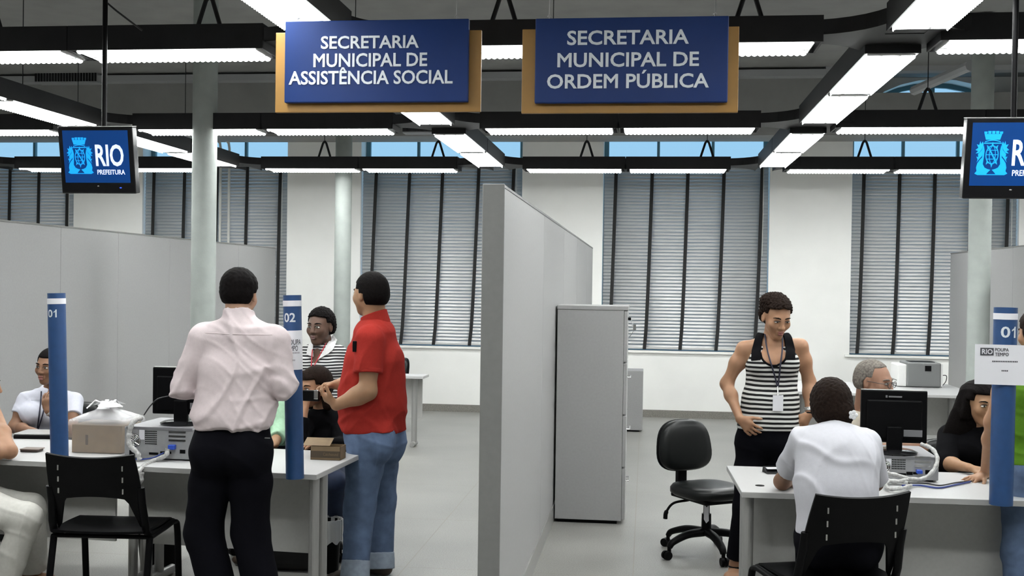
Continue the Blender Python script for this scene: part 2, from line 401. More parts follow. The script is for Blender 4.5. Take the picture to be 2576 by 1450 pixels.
# ---------------------------------------------------------------- blinds
def blind(a, b, label, tapes, sag, bottom=None):
    t = thing('venetian_blind', label, 'blind', ((a + b) / 2, WY + .07, SILL), 0, 'grey venetian blinds in the back windows')
    z0 = SILL + .025; z1 = 3.30; pitch = .0443
    y = WY + .07
    MB().box((a + .03, y - .035, z1), (b - .02, y + .035, z1 + .05)).build('head_rail', SLAT, t)
    s = MB(); z = z0 + .03; rg = random.Random(int(a * 100))
    while z < z1 - .01:
        ang = math.radians(66 + rg.uniform(-2, 2)); hy, hz = .025 * math.cos(ang), .025 * math.sin(ang)
        P = []
        for k in range(5):
            u = -1 + k / 2; c = .0035 * (1 - u * u)
            P.append((y + u * hy + c * math.sin(ang) * -1, z + u * hz + c * math.cos(ang)))
        for p, q in zip(P[:-1], P[1:]):
            pass
        vs = [(x, p[0], p[1]) for x in (a + .012, b - .012) for p in P]
        s.add(vs, [(k, k + 1, k + 6, k + 5) for k in range(4)])
        z += pitch
    o = s.build('slats', SLAT, t, smooth=True)
    md = o.modifiers.new('thickness', 'SOLIDIFY'); md.thickness = .0012; md.offset = 0
    MB().rbox((a + .012, y - .026, z0 - .012), (b - .012, y + .026, z0 + .012), .004).build('bottom_rail', SLAT, t)
    for k, px in enumerate(tapes):
        x = at(px, 560, WY).x
        pth = [(x + sag * max(0, (zz - z0) / (z1 - z0)) ** .6 - sag * .6, y - .034 - .02 * math.sin(PI * (zz - z0) / (z1 - z0)), zz) for zz in np.linspace(z0 - .015, z1 + .03, 12)]
        tp = MB().sheet([[(p[0] - .022, p[1], p[2]), (p[0] + .022, p[1], p[2])] for p in pth], .003)
        tp.build('ladder_tape', TAPE, t)
    MB().tube([(b - .08, y - .045, z1), (b - .08, y - .05, z1 - 1.2)], .004, 6).build('tilt_wand', CONDUIT, t)
blind(*OPEN[0], 'grey venetian blind showing at the far left behind the hanging screen', (-60, 21, 94, 166), .0)
blind(*OPEN[1], 'grey venetian blind partly hidden by the thick grey column', (382, 459, 541, 617, 700), .03)
blind(*OPEN[2], 'grey venetian blind behind the man in the red shirt', (937, 1021, 1104, 1195, 1283), .10)
blind(*OPEN[3], 'grey venetian blind between the tall partition and the woman in striped tank top', (1543, 1634, 1724, 1815, 1911), .07)
blind(*OPEN[4], 'grey venetian blind at the right behind the printer', (2169, 2259, 2348, 2440, 2533), .05)

# ---------------------------------------------------------------- columns, conduits, partitions
def column(px, y, width_px, label):
    p = at(px, 640, y); r = width_px / 2820 * y / 2
    c = MB().lathe([(r, 0), (r, CH - .16), (r * 1.02, CH - .16), (r * 1.02, CH - .02)], (p.x, y, 0), 40)
    o = c.build('column', COLPAINT, None, smooth=True); return tag(o, label, 'column')
column(512, 9.3, 64, 'thick round grey column behind the man in the pale shirt')
column(862, 13.3, 43, 'slender round grey column behind the man in the red shirt')
column(2464, 11.2, 52, 'round grey column at the right beside the small printer table')
for i, px in enumerate((548, 570)):
    p = at(px + 6, 500, WY - .06); q = at(px - 14, 352, WY - .06); x = p.x
    zt = q.z
    path = [(x - .12, WY - .06, zt), (x - .05, WY - .06, zt - .005), (x - .012, WY - .06, zt - .045), (x, WY - .06, zt - .12), (x, WY - .06, 2.2), (x + .012, WY - .06, .1)]
    cdt = MB().tube(path, .017, 10).build('conduit', CONDUIT, None, True)
    tag(cdt, ['pale vertical conduit just right of the thick column, the left of two', 'pale vertical conduit right of the thick column, the right of two'][i], 'pipe', 'conduits on the window wall')

def partition(x, y0, y1, h, th, label, seams, face):
    t = thing('partition', label, 'partition', (x, y0, 0))
    lo, hi = (x - th, x) if face > 0 else (x, x + th)
    ys = [y0 + .012] + seams + [y1]
    for a, b in zip(ys[:-1], ys[1:]):
        MB().rbox((lo + .002, a + .002, .12), (hi - .002, b - .002, h - .012), .003, seg=1).build('panel', PANEL, t)
    MB().box((lo, y0 + .012, h - .012), (hi, y1, h)).build('top_rail', PANELEDGE, t)
    MB().box((lo - .004, y0 + .012, 0), (hi + .004, y1, .12)).build('base_rail', STEEL, t)
    MB().rbox((lo - .001, y0, 0), (hi + .001, y0 + .014, h + .004), .004).build('end_cap', PANELEDGE, t)
    return t
PX = at(1266, 700, 4.95).x
PH = at(1266, 465, 4.95).z
yseam = 8.1 * 221 / 258
partition(PX, 4.95, 13.3, PH, .098, 'tall grey laminate partition between the two service bays', [yseam, yseam + 1.7, yseam + 3.4, yseam + 5.1], 1)
pl = at(693, 640, 13.9).x
partition(pl, 5.2, 13.9, PH - .02, .09, 'grey partition along the left behind the woman with raised hand', [6.4, 7.7, 8.6, 9.6, 10.7, 11.6, 12.6], 1)
pr = 3.62
partition(pr, 4.4, 13.9, PH, .09, 'grey partition at the right edge behind the round column', [6.2, 8.0, 9.8, 11.6], -1)

# ---------------------------------------------------------------- lighting grid
LZ = 3.0                                   # underside of the lamps
ROWS = [2.92, 6.18, 9.40, 12.66]           # trunking runs along the wall
COLS = [-7.84, -4.79, -1.73, 1.33, 4.39, 7.45]
BW = .15
TR = thing('lighting_trunking', 'black lighting trunking grid hung under the ceiling over the whole room', 'trunking', (0, 6, LZ + .05))
BZ0, BZ1 = LZ + .045, LZ + .125
for y in ROWS[1:]:
    MB().box((XL + .01, y - .10, BZ0), (XR - .01, y + .10, BZ1)).build('beam', BLACKMET, TR)
    for c in COLS:
        jn = MB(); R = .42; h = .10
        for sx_ in (-1, 1):
            for sy in (-1, 1):
                pts = [(c + sx_ * h, y + sy * h, BZ0)]
                for k in range(9):
                    a = PI / 2 * k / 8
                    pts.append((c + sx_ * (h + R - R * math.sin(a)), y + sy * (h + R - R * math.cos(a)), BZ0))
                if sx_ * sy < 0: pts = pts[::-1]
                jn.prism(pts, (0, 0, .08))
        jn.box((c - .11, y - .11, BZ0 + .002), (c + .11, y + .11, BZ1 + .004))
        jn.build('junction', BLACKMET, TR)
    for c in COLS[:-1]:
        for f in (.30, .74):
            x = c + 3.06 * f + (.12 if y > 10 else 0); hb = MB()
            for s_ in (-1, 1): hb.tube([(x + s_ * .085, y, BZ1 - .02), (x + s_ * .02, y, LZ + .31), (x, y, LZ + .335)], .013, 8)
            hb.tube([(x, y, LZ + .32), (x, y, CH)], .004, 6)
            hb.build('hanger', BLACKMET, TR)
for c in COLS:
    MB().box((c - .10, YB + 2, BZ0 + .002), (c + .10, ROWS[3] + .1, BZ1 - .002)).build('beam', BLACKMET, TR)
coln = ['first', 'second', 'third', 'fourth', 'fifth', 'sixth']

def make_lamp(L, label):
    """louvred lamp along local X, origin at the underside centre"""
    t = thing('ceiling_light', label, 'light', (0, 0, 0))
    W = .15; h = MB()
    prof = [(-W, .0), (-W, .14), (W, .14), (W, .0), (W - .010, .0), (W - .022, .03), (W - .022, .13), (-W + .022, .13), (-W + .022, .03), (-W + .010, .0)]
    h.prism([(-L / 2, y, z) for y, z in prof], (L, 0, 0))
    for s_ in (-1, 1): h.box((s_ * (L / 2 - .006) - .006, -W, 0), (s_ * (L / 2 - .006) + .006, W, .05))
    h.build('housing', BLACKMET, t)
    MB().box((-L / 2 + .05, -.125, .006), (L / 2 - .05, .125, .014)).build('glowing_lens', LENS, t)
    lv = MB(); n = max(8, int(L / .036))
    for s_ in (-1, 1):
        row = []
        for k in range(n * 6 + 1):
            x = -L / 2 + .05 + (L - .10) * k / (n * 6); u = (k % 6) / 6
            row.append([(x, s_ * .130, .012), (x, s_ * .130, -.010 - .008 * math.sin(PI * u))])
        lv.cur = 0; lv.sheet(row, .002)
        lv.build('glowing_louver_edge', LENS, t); lv = MB()  # louver side strips, given the lens glow to throw light on the upper wall
    for s_ in (-1, 1): lv.box((s_ * (L / 2 - .045) - .002, -.13, -.004), (s_ * (L / 2 - .045) + .002, .13, .03))
    for k in range(1, n): x = -L / 2 + .05 + (L - .10) * k / n; lv.box((x - .0006, -.127, -.001), (x + .0006, .127, .005))
    lv.build('louver', WHITEMET, t)
    for y in (-.05, .05):
        for s_ in (-1, 1):
            MB().tube([(s_ * (L / 2 - .048), y, .006), (s_ * (L / 2 - .085), y, .006)], .012, 8).build('lamp_holder', WHITEMET, t)
    return t
bayn = ['far left bay', 'left bay', 'middle bay', 'right bay', 'far right bay']
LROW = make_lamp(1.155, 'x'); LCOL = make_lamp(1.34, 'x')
first = {}
def place_lamp(proto, key, loc, r, label, group):
    if key not in first:
        first[key] = 1; proto.location = loc; proto.rotation_euler = (0, 0, r); proto['label'] = label; proto['group'] = group
        proto.matrix_world = Matrix.Translation(Vector(loc)) @ Matrix.Rotation(r, 4, 'Z'); return proto
    return dup(proto, loc, r, label, group)
rn = ['near row', 'counter row', 'middle row', 'window row']
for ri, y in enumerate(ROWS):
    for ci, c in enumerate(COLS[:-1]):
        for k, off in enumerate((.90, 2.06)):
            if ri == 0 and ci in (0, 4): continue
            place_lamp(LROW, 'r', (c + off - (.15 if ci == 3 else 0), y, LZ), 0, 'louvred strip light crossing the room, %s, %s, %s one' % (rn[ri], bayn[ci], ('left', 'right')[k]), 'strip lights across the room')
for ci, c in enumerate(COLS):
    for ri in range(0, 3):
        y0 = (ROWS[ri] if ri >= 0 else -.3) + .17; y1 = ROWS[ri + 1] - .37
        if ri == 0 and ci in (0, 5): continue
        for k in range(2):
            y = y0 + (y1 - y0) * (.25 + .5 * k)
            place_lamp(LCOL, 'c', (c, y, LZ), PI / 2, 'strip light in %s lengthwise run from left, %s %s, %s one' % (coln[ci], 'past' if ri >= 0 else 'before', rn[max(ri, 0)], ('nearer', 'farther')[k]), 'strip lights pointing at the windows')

# ---------------------------------------------------------------- vents on the beam
def vent(px0, px1, py0, py1, label):
    a = at(px0, py1, BEAMY - .2); b = at(px1, py0, BEAMY - .2); t = thing('air_vent', label, 'vent', (a.x, BEAMY - .2, a.z))
    z0, z1 = a.z, b.z
    MB().box((a.x, BEAMY - .185, z0), (b.x, BEAMY, z1)).build('duct_box', CEILB, t)
    f = MB(); n = 22
    for k in range(n): x = a.x + (b.x - a.x) * (k + .2) / n; f.box((x, BEAMY - .2, z0 + .015), (x + (b.x - a.x) * .6 / n, BEAMY - .187, z1 - .015))
    f.build('grille', BLACKMET, t)
vent(86, 243, 180, 208, 'slatted air vent high up at the left above the hanging screen')
vent(1012, 1086, 311, 334, 'slatted air vent below the left sign near the strip light')
a = at(2300, 228, 12.9); b = at(2442, 165, 11.5)
br = MB().tube([a, b], .055, 8).build('ceiling_brace', CEILB); tag(br, 'slanting pale brace under the ceiling beside the right column', 'brace')
# ================================================================ hanging signs
def sign(px0, px1, py0, py1, bx0, bx1, by0, by1, Y, lines, label):
    """blue face and ochre back board; pixel boxes of the photograph, lines = (text, cx, cy, width, cap) in pixels"""
    p0, p1 = at(px0, (py0 + py1) / 2, Y), at(px1, (py0 + py1) / 2, Y); tl = at((px0 + px1) / 2, py0, Y); bl = at((px0 + px1) / 2, py1, Y)
    x0, x1, z0, z1 = p0.x, p1.x, bl.z, tl.z
    yb = Y + .035
    q0, q1 = at(bx0, (by0 + by1) / 2, yb).x, at(bx1, (by0 + by1) / 2, yb).x; qz1, qz0 = at((bx0 + bx1) / 2, by0, yb).z, at((bx0 + bx1) / 2, by1, yb).z
    t = thing('hanging_sign', label, 'sign', ((x0 + x1) / 2, Y, z0))
    MB().rbox((q0, yb, qz0), (q1, yb + .02, qz1), .002).build('back_board', SIGNYEL, t)
    MB().rbox((x0, Y, z0), (x1, Y + .03, z1), .004).build('blue_board', SIGNBLUE, t)
    for k, x in enumerate((x0 + (x1 - x0) * .07, x0 + (x1 - x0) * .93)):
        MB().tube([(x, Y + .02, z1 - .01), (x, Y + .02, CH)], .0018, 6).tube([(x - .008, Y + .02, z1 + .012), (x, Y + .02, z1 + .02), (x + .008, Y + .02, z1 + .012)], .003, 6).build('suspension_wire', STEEL, t)
    for txt, cx, cy, wd, cap in lines:
        c = at(cx, cy, Y - .0005); wpx = (at(cx + 50, cy, Y).x - at(cx - 50, cy, Y).x) / 100
        mb = MB(); text_fit(mb, txt, c, (1, 0, 0), (0, 0, 1), wd * wpx, cap * wpx, .018, .003); mb.build('lettering', LETTER, t)
    return t
SIGL = sign(716, 1178, 50, 257, 693, 1210, 79, 282, 4.93, [('SECRETARIA', 930, 106, 246, 31), ('MUNICIPAL DE', 931, 151, 286, 33), ('ASSISTÊNCIA SOCIAL', 931, 195, 412, 33)], 'blue sign on ochre board reading SECRETARIA MUNICIPAL DE ASSISTÊNCIA SOCIAL')
SIGR = sign(1346, 1832, 43, 258, 1313, 1858, 70, 284, 4.80, [('SECRETARIA', 1579, 94, 306, 36), ('MUNICIPAL DE', 1579, 150, 356, 36), ('ORDEM PÚBLICA', 1578, 204, 407, 36)], 'blue sign on ochre board reading SECRETARIA MUNICIPAL DE ORDEM PÚBLICA')

# ================================================================ screens
def crest(t, O):
    """city crest: O(u, v) maps screen coordinates 0..1 (u right, v up inside the crest box) to a 3D point in front of the screen"""
    def poly(mb, pts, d=0):
        P = [O(u, v, d) for u, v in pts]; mb.prism(P, O(0, 0, .0012) - O(0, 0, 0))
    m = MB()
    # mural crown
    poly(m, [(.29, .80), (.71, .80), (.76, .93), (.24, .93)])
    for k in range(5):
        u = .235 + .115 * k; poly(m, [(u, .935), (u + .085, .935), (u + .09, .985 + (.012 if k in (1, 2, 3) else 0)), (u - .005, .985 + (.012 if k in (1, 2, 3) else 0))])
    P = [(.27 + .46 * k / 10, .745 + .035 * math.sin(PI * k / 10)) for k in range(11)]; poly(m, P + [(u, v + .02) for u, v in P[::-1]])
    # shield frame
    poly(m, [(.24, .71), (.76, .71), (.76, .735), (.24, .735)])
    # dolphins at both sides with a leafy crest behind
    for s in (1, -1):
        f = lambda pts: [(.5 + s * (u - .5), v) for u, v in (pts if s > 0 else pts[::-1])]
        poly(m, f([(.77, .70), (.80, .76), (.84, .70), (.87, .77), (.90, .68), (.97, .70), (.92, .62), (1.0, .57), (.92, .545), (.99, .49), (.90, .50), (.82, .58)]))
        poly(m, f([(.78, .68), (.81, .57), (.92, .47), (.90, .41), (.96, .42), (.92, .35), (.945, .29), (.88, .36), (.80, .43), (.75, .55)]))
        poly(m, f([(.76, .68), (.79, .40), (.86, .34), (.92, .27), (.95, .17), (.93, .09), (.99, .035), (.90, .0), (.66, .0), (.60, .06), (.52, .12), (.62, .14), (.70, .17), (.76, .25), (.74, .40), (.73, .55)]))
    poly(m, [(.32, .0), (.68, .0), (.66, .02), (.34, .02)])
    # armillary sphere
    N = 28; el = lambda rx, ry: [(.5 + rx * math.cos(2 * PI * k / N), .46 + ry * math.sin(2 * PI * k / N)) for k in range(N)]
    A, B = el(.195, .215), el(.17, .19)
    for k in range(N): j = (k + 1) % N; poly(m, [A[k], A[j], B[j], B[k]])
    for v in (-.10, .0, .10): hw = .19 * math.sqrt(1 - (v / .215) ** 2); poly(m, [(.5 - hw, .455 + v), (.5 + hw, .455 + v), (.5 + hw, .47 + v), (.5 - hw, .47 + v)])
    for c in (-.09, .09):
        Q = [(.5 + c * math.cos(PI * (k / 8 - .5)) , .46 + .2 * math.sin(PI * (k / 8 - .5))) for k in range(9)]
        for (u0, v0), (u1, v1) in zip(Q[:-1], Q[1:]): poly(m, [(u0, v0), (u0 + .018, v0), (u1 + .018, v1), (u1, v1)])
    poly(m, [(.37, .62), (.40, .64), (.64, .31), (.61, .29)])
    for a in (90, 50, 130, 270, 230, 310):
        ca, sa = math.cos(math.radians(a)), math.sin(math.radians(a)); b = (.5 + .19 * ca, .46 + .21 * sa)
        poly(m, [(b[0] - .03 * sa, b[1] + .03 * ca), (b[0] + .03 * sa, b[1] - .03 * ca), (.5 + .26 * ca, .46 + .29 * sa)])
    m.build('crest', CREST, t)

def tv(tlx, trx, ty, blx, brx, by, Y, pole_px, label, tilt=.16):
    """hanging screen tilted downwards; pixel corners of the casing"""
    pxm = 2820.0 / Y
    W = (trx - tlx + brx - blx) / 2 / pxm * 1.025; Hh = (by - ty) / pxm / math.cos(tilt) * 1.05
    c = at((tlx + trx + blx + brx) / 4, (ty + by) / 2, Y)
    X = Vector((1, 0, 0)); Z = Vector((0, -math.sin(tilt) * -1, math.cos(tilt))); Z = Vector((0, -math.sin(tilt), math.cos(tilt))); Nn = X.cross(Z)   # Nn points to the viewer
    Mx = Matrix((X, -Nn, Z)).transposed().to_4x4(); Mx.translation = c
    t = thing('television', label, 'television', (c.x, c.y, c.z - Hh / 2))
    MB().rbox((-W / 2, -.005, -Hh / 2), (W / 2, .05, Hh / 2), .006, Mx).rbox((-W * .3, .05, -Hh * .3), (W * .3, .085, Hh * .3), .01, Mx).build('casing', BLKGLOSS, t)
    MB().box((-W / 2, -.002, Hh / 2 - .001), (W / 2, .05, Hh / 2 + .002), Mx).build('top_edge', STEEL, t)
    sx0, sx1, sz0, sz1 = -W * .438, W * .438, -Hh * .335, Hh * .445
    scr = MB().box((sx0, -.0065, sz0), (sx1, -.0045, sz1), Mx).build('screen', SCREEN, t)
    def O(u, v, d=0):
        x = sx0 + (sx1 - sx0) * (.05 + .40 * u); z = sz0 + (sz1 - sz0) * (.17 + .70 * v); return Mx @ Vector((x, -.0068 - d, z))
    crest(t, O)
    Wd = sx1 - sx0; Hd = sz1 - sz0; ux = Mx.to_3x3() @ Vector((1, 0, 0)); uz = Mx.to_3x3() @ Vector((0, 0, 1))
    m = MB(); text_fit(m, 'RIO', Mx @ Vector((sx0 + Wd * .705, -.0068, sz0 + Hd * .525)), ux, uz, Wd * .43, Hd * .41, .02, .0012); m.build('lettering', SCREENW, t)
    m = MB(); text_fit(m, 'PREFEITURA', Mx @ Vector((sx0 + Wd * .715, -.0068, sz0 + Hd * .205)), ux, uz, Wd * .425, Hd * .092, .015, .0012); m.build('lettering', SCREENW, t)
    MB().ell(Mx @ Vector((W * .30, -.0055, -Hh * .41)), (.006, .003, .003)).build('power_light', LEDBLUE, t)
    MB().ell(Mx @ Vector((-.0, -.0055, -Hh * .385)), (.006, .002, .003)).build('maker_badge', STEEL, t)
    top = Mx @ Vector((0, .05, Hh / 2)); px_, py_ = pole_px
    pp = at(px_, 200, top.y + .02)
    MB().cyl((pp.x, top.y + .02, top.z - .12), (pp.x, top.y + .02, CH), .013, n=12).build('pole', BLKPL, t)
    MB().tube([(pp.x + .01, top.y + .02, at(px_, py_, top.y).z), (pp.x + .06, top.y + .03, at(px_, py_ + 20, top.y).z), (pp.x + .17, top.y + .1, at(px_, py_ + 62, top.y).z)], .005, 8).build('cable', CABLEK, t)
tv(136, 344, 320, 149, 348, 487, 5.6, (263, 5), 'black hanging screen at the left showing a blue RIO PREFEITURA picture')
tv(2442, 2660, 308, 2434, 2650, 491, 5.1, (2552, -40), 'black hanging screen at the right edge showing a blue city crest')

# ================================================================ desks
def desk(fl, fr_, depth, label, leg_l=True, leg_r=True, grom=()):
    """desk whose front edge runs from fl to fr_ (points on the top)"""
    fl, fr_ = Vector(fl), Vector(fr_); d = fr_ - fl; a = math.atan2(d.y, d.x); W = d.length; z = .74
    t = thing('office_desk', label, 'desk', (fl.x, fl.y, 0)); M = Matrix.Translation((fl.x, fl.y, 0)) @ rz(a)
    top = MB()
    top.rbox((0, 0, z - .027), (W, depth, z), .003, M)
    top.build('desktop', DESKTOP, t)
    MB().rbox((-.001, -.002, z - .027), (W + .001, .0, z - .001), .0008, M, 1).build('edge_band', DESKEDGE, t)
    MB().box((.08, .30, .27), (W - .08, .318, z - .03), M).build('modesty_panel', MODESTY, t)
    for x, f in ((.04, leg_l), (W - .04, leg_r)):
        if not f: continue
        lg = MB()
        for yy in ((.08, .20) if f == 1 else (.42, .55)): lg.tube([M @ Vector((x, yy, .05)), M @ Vector((x, yy, z - .03))], .026, 20)
        lg.build('leg', STEEL, t)
        MB().tube([M @ Vector((x, -.0 + .03, .03)), M @ Vector((x, depth - .05, .03))], .026, 14).ell(M @ Vector((x, .03, .03)), (.027, .027, .026)).ell(M @ Vector((x, depth - .05, .03)), (.027, .027, .026)).build('foot', STEEL, t)
    for gx, gy in grom:
        MB().cyl(M @ Vector((gx, gy, z - .002)), M @ Vector((gx, gy, z + .0015)), .022, n=24).build('cable_grommet', BLKPL, t)
    return t, M, W
dB0, dB1 = on(252, 1169, .74), on(796, 1195, .74)
dirB = (dB1 - dB0).normalized()
dA0 = dB0 - dirB * 1.42
deskB, MBk, WB = desk(dB0, dB1, .75, 'pale grey desk carrying a computer in front of the man in the pale shirt', 2, 1)
deskA, MAk, WA = desk(dA0, dB0 - dirB * .006, .75, 'pale grey desk at the far left with laptop and wallet', 1, 2)
dC0 = on(1866, 1238, .74); dC1 = Vector((dC0.x + 1.42, dC0.y + .03, .74))
deskC, MCk, WC = desk(dC0, dC1, .76, 'pale grey desk at the right with a monitor and tangled cables', 1, 1, [(.105, .18)])
# square end post of the left desk seen at its right corner
# ================================================================ numbered tubes
def post(px_t, py_t, px_b, py_b, Y, wpx, num, label, num_px, paper=None, sheet=None):
    pt, pb = at(px_t, py_t, Y), at(px_b, py_b, Y); r = wpx / 2820 * Y / 2
    t = thing('number_tube', label, 'sign post', pb)
    ax = (pt - pb); L = ax.length; az = ax.normalized(); X = Vector((1, 0, 0)); X = (X - az * X.dot(az)).normalized(); Yv = az.cross(X)
    Mx = Matrix((X, Yv, az)).transposed().to_4x4(); Mx.translation = pb
    def ring(z0, z1, rr, cap=False):
        n = 40; vs = []; 
        return [(rr, z0), (rr, z1)]
    m = MB(); n = 40
    prof = [(r * .9, L - .05), (r * .9, L), (r, L), (r, 0), (r * .9, 0), (r * .9, .05)]
    vs = []; fs = []
    for rr, z in prof:
        for k in range(n): vs.append(Mx @ Vector((rr * math.cos(2 * PI * k / n), rr * math.sin(2 * PI * k / n), z)))
    for i in range(len(prof) - 1):
        for k in range(n): fs.append((i * n + k, i * n + (k + 1) % n, (i + 1) * n + (k + 1) % n, (i + 1) * n + k))
    fs.append(tuple(range(n))); fs.append(tuple(range(5 * n, 6 * n)))
    m.add(vs, fs).build('tube', BLUE, t, True)
    s = 2820 / Y
    def band(z0, z1, rr, name, mt):
        b = MB(); vs = []; fs = []
        for q, z in ((rr, z0), (rr, z1), (r + .0001, z1), (r + .0001, z0)):
            for k in range(n): vs.append(Mx @ Vector((q * math.cos(2 * PI * k / n), q * math.sin(2 * PI * k / n), z)))
        for i in range(4):
            for k in range(n): fs.append((i * n + k, i * n + (k + 1) % n, ((i + 1) % 4) * n + (k + 1) % n, ((i + 1) % 4) * n + k))
        return b.add(vs, fs).build(name, mt, t, True, 30)
    band(L - 29 / s, L - 14 / s, r + .0012, 'white_ring', PAPER)
    def wrap(txt, cxpx, cypx, wd, cap, rr, mt, name='lettering', bold=.02):
        vs, fs, (x0, x1, y0, y1) = text_mesh(txt, 1, bold); _, _, (h0, h1, g0, g1) = text_mesh('0', 1, bold)
        kx = wd / s / (x1 - x0); ky = cap / s / (g1 - g0); z = L - (cypx - py_t) / s
        # angle of the centre of the text seen from the camera
        tx = (cxpx - (px_t + (px_b - px_t) * (cypx - py_t) / (py_b - py_t))) / s / rr
        view = math.atan2(CAM.y - pb.y, CAM.x - pb.x); va = math.asin(max(-.95, min(.95, tx)))
        ca = view + va
        P = []
        b = bmesh.new(); V = [b.verts.new(v) for v in vs]
        for f in fs:
            try: b.faces.new([V[i] for i in f])
            except ValueError: pass
        for cut in np.linspace(x0, x1, 14)[1:-1]:
            bmesh.ops.bisect_plane(b, geom=b.verts[:] + b.edges[:] + b.faces[:], plane_co=(cut, 0, 0), plane_no=(1, 0, 0))
        for v in b.verts:
            u = (v.co.x - (x0 + x1) / 2) * kx / rr; zz = z + (v.co.y - (g0 + g1) / 2) * ky
            v.co = Mx @ Vector(((rr + .0012) * math.cos(ca + u), (rr + .0012) * math.sin(ca + u), zz))
        MB().bm(b).build(name, mt, t)
    wrap(num, num_px[0], num_px[1], num_px[2], num_px[3], r, LETTER)
    if paper:
        z1, z0 = L - (paper[0] - py_t) / s, L - (paper[1] - py_t) / s
        band(z0, z1, r + .0015, 'paper_notice', PAPER)
        wrap('RIO POUPA', px_t - 6, paper[0] + 30, 62, 14, r + .0018, INK, 'lettering', .01)
        wrap('TEMPO', px_t + 0, paper[0] + 46, 30, 14, r + .0018, INK, 'lettering', .01)
        for dy, w_ in ((58, 36), (77, 10)): wrap('IIIIIIIIIIIIIIIII'[:max(4, w_ // 2)], px_t + 2, paper[0] + dy, w_, 4, r + .0018, INK, 'lettering', .0)
    return t, pb, r
fA = lambda px: (dA0 + dirB * ((px)))
post(142, 738, 150, 1158, on(148, 1162, .74).y - .05, 46, '01', 'blue tube numbered 01 beside the woman with raised hand', (131, 792, 25, 21))
post(735, 743, 742, 1204, on(742, 1194, .74).y - .05, 47, '02', 'blue tube numbered 02 between the pale shirt and the red shirt', (728, 801, 31, 24), (835, 937))
tR, pbR, rR = post(2530, 774, 2518, 1270, 5.24, 54, '01', 'blue tube numbered 01 at the right with a paper notice', (2537, 833, 36, 27))
Yp = 5.24 - rR - .004
a, b = at(2453, 866, Yp), at(2600, 970, Yp)
pn = MB().sheet([[(a.x + (b.x - a.x) * i / 8, Yp - .004 * math.sin(PI * i / 8), a.z + (b.z - a.z) * j / 4 - .002 * (i / 8)) for j in range(5)] for i in range(9)], .0012)
pn.build('paper_notice', PAPER, tR)
wp = 1 / (2820 / Yp)
m = MB(); c0 = at(2484, 885, Yp - .0015)
m.box((c0.x - 17 * wp, Yp - .0052, c0.z - 9 * wp), (c0.x + 14 * wp, Yp - .0042, c0.z + 9 * wp)); m.build('logo_plate', INK, tR)
m = MB(); text_fit(m, 'RIO', (c0.x - 1 * wp, Yp - .0055, c0.z), (1, 0, 0), (0, 0, 1), 25 * wp, 12 * wp, .02, .0006); m.build('lettering', PAPER, tR)
for tx, dy in (('POUPA', 5), ('TEMPO', -6)):
    m = MB(); text_fit(m, tx, (c0.x + 33 * wp, Yp - .0052, c0.z + dy * wp), (1, 0, 0), (0, 0, 1), 32 * wp, 8 * wp, .01, .0008); m.build('lettering', INK, tR)
m = MB(); c1 = at(2528, 910, Yp - .0015)
for k in range(15): m.box((c1.x + (k * 4 - 30) * wp, Yp - .0055, c1.z - 1.5 * wp), (c1.x + (k * 4 - 27.2) * wp, Yp - .0046, c1.z + 1.5 * wp))
m.build('fine_print', INK, tR); m = MB()
for k in range(4): m.box((c1.x + (k * 4 - 8) * wp, Yp - .0055, c1.z - 24 * wp), (c1.x + (k * 4 - 5.2) * wp, Yp - .0046, c1.z - 21 * wp))
m.build('fine_print', INK, tR)

# ================================================================ computers
def on_desk(px, py): return on(px, py, .74)
def monitor(px0, px1, py0, py1, Y, zbase, label, rotz=0.0):
    k = 2820 / Y; W = (px1 - px0) / k; Hh = (py1 - py0) / k; c = at((px0 + px1) / 2, (py0 + py1) / 2, Y)
    t = thing('computer_monitor', label, 'monitor', (c.x, Y, zbase), rotz)
    M = Matrix.Translation((c.x, Y, 0)) @ rz(rotz)
    z0, z1 = c.z - Hh / 2, c.z + Hh / 2
    MB().rbox((-W / 2, -.012, z0), (W / 2, .022, z1), .006, M).rbox((-W * .42, -.026, z0 + Hh * .08), (W * .42, -.01, z1 - Hh * .18), .008, M).build('casing', BLKPL, t)
    MB().box((-W * .46, .0215, z0 + Hh * .08), (W * .46, .0235, z1 - Hh * .05), M).build('screen', BLKGLOSS, t)
    MB().box((-W / 2 + .002, -.008, z1 - .001), (W / 2 - .002, .02, z1 + .002), M).build('top_edge', STEEL, t)
    MB().box((-.03, -.0275, z1 - Hh * .13), (.035, -.0262, z1 - Hh * .10), M).box((-.045, -.0275, z1 - Hh * .135), (-.036, -.0262, z1 - Hh * .09), M).build('maker_badge', PCTOP, t)
    MB().rbox((W * .14, -.0285, z0 + Hh * .13), (W * .42, -.026, z0 + Hh * .26), .001, M, 1).build('rating_plate', PCTOP, t)
    MB().rbox((-.038, -.045, zbase + .012), (.038, -.016, z0 + Hh * .32), .006, M).build('stand', BLKPL, t)
    MB().lathe([(0, zbase), (.115, zbase), (.118, zbase + .008), (.10, zbase + .016), (0, zbase + .02)], (c.x, Y - .01, 0), 36).build('base', BLKGLOSS, t, True)
    return t
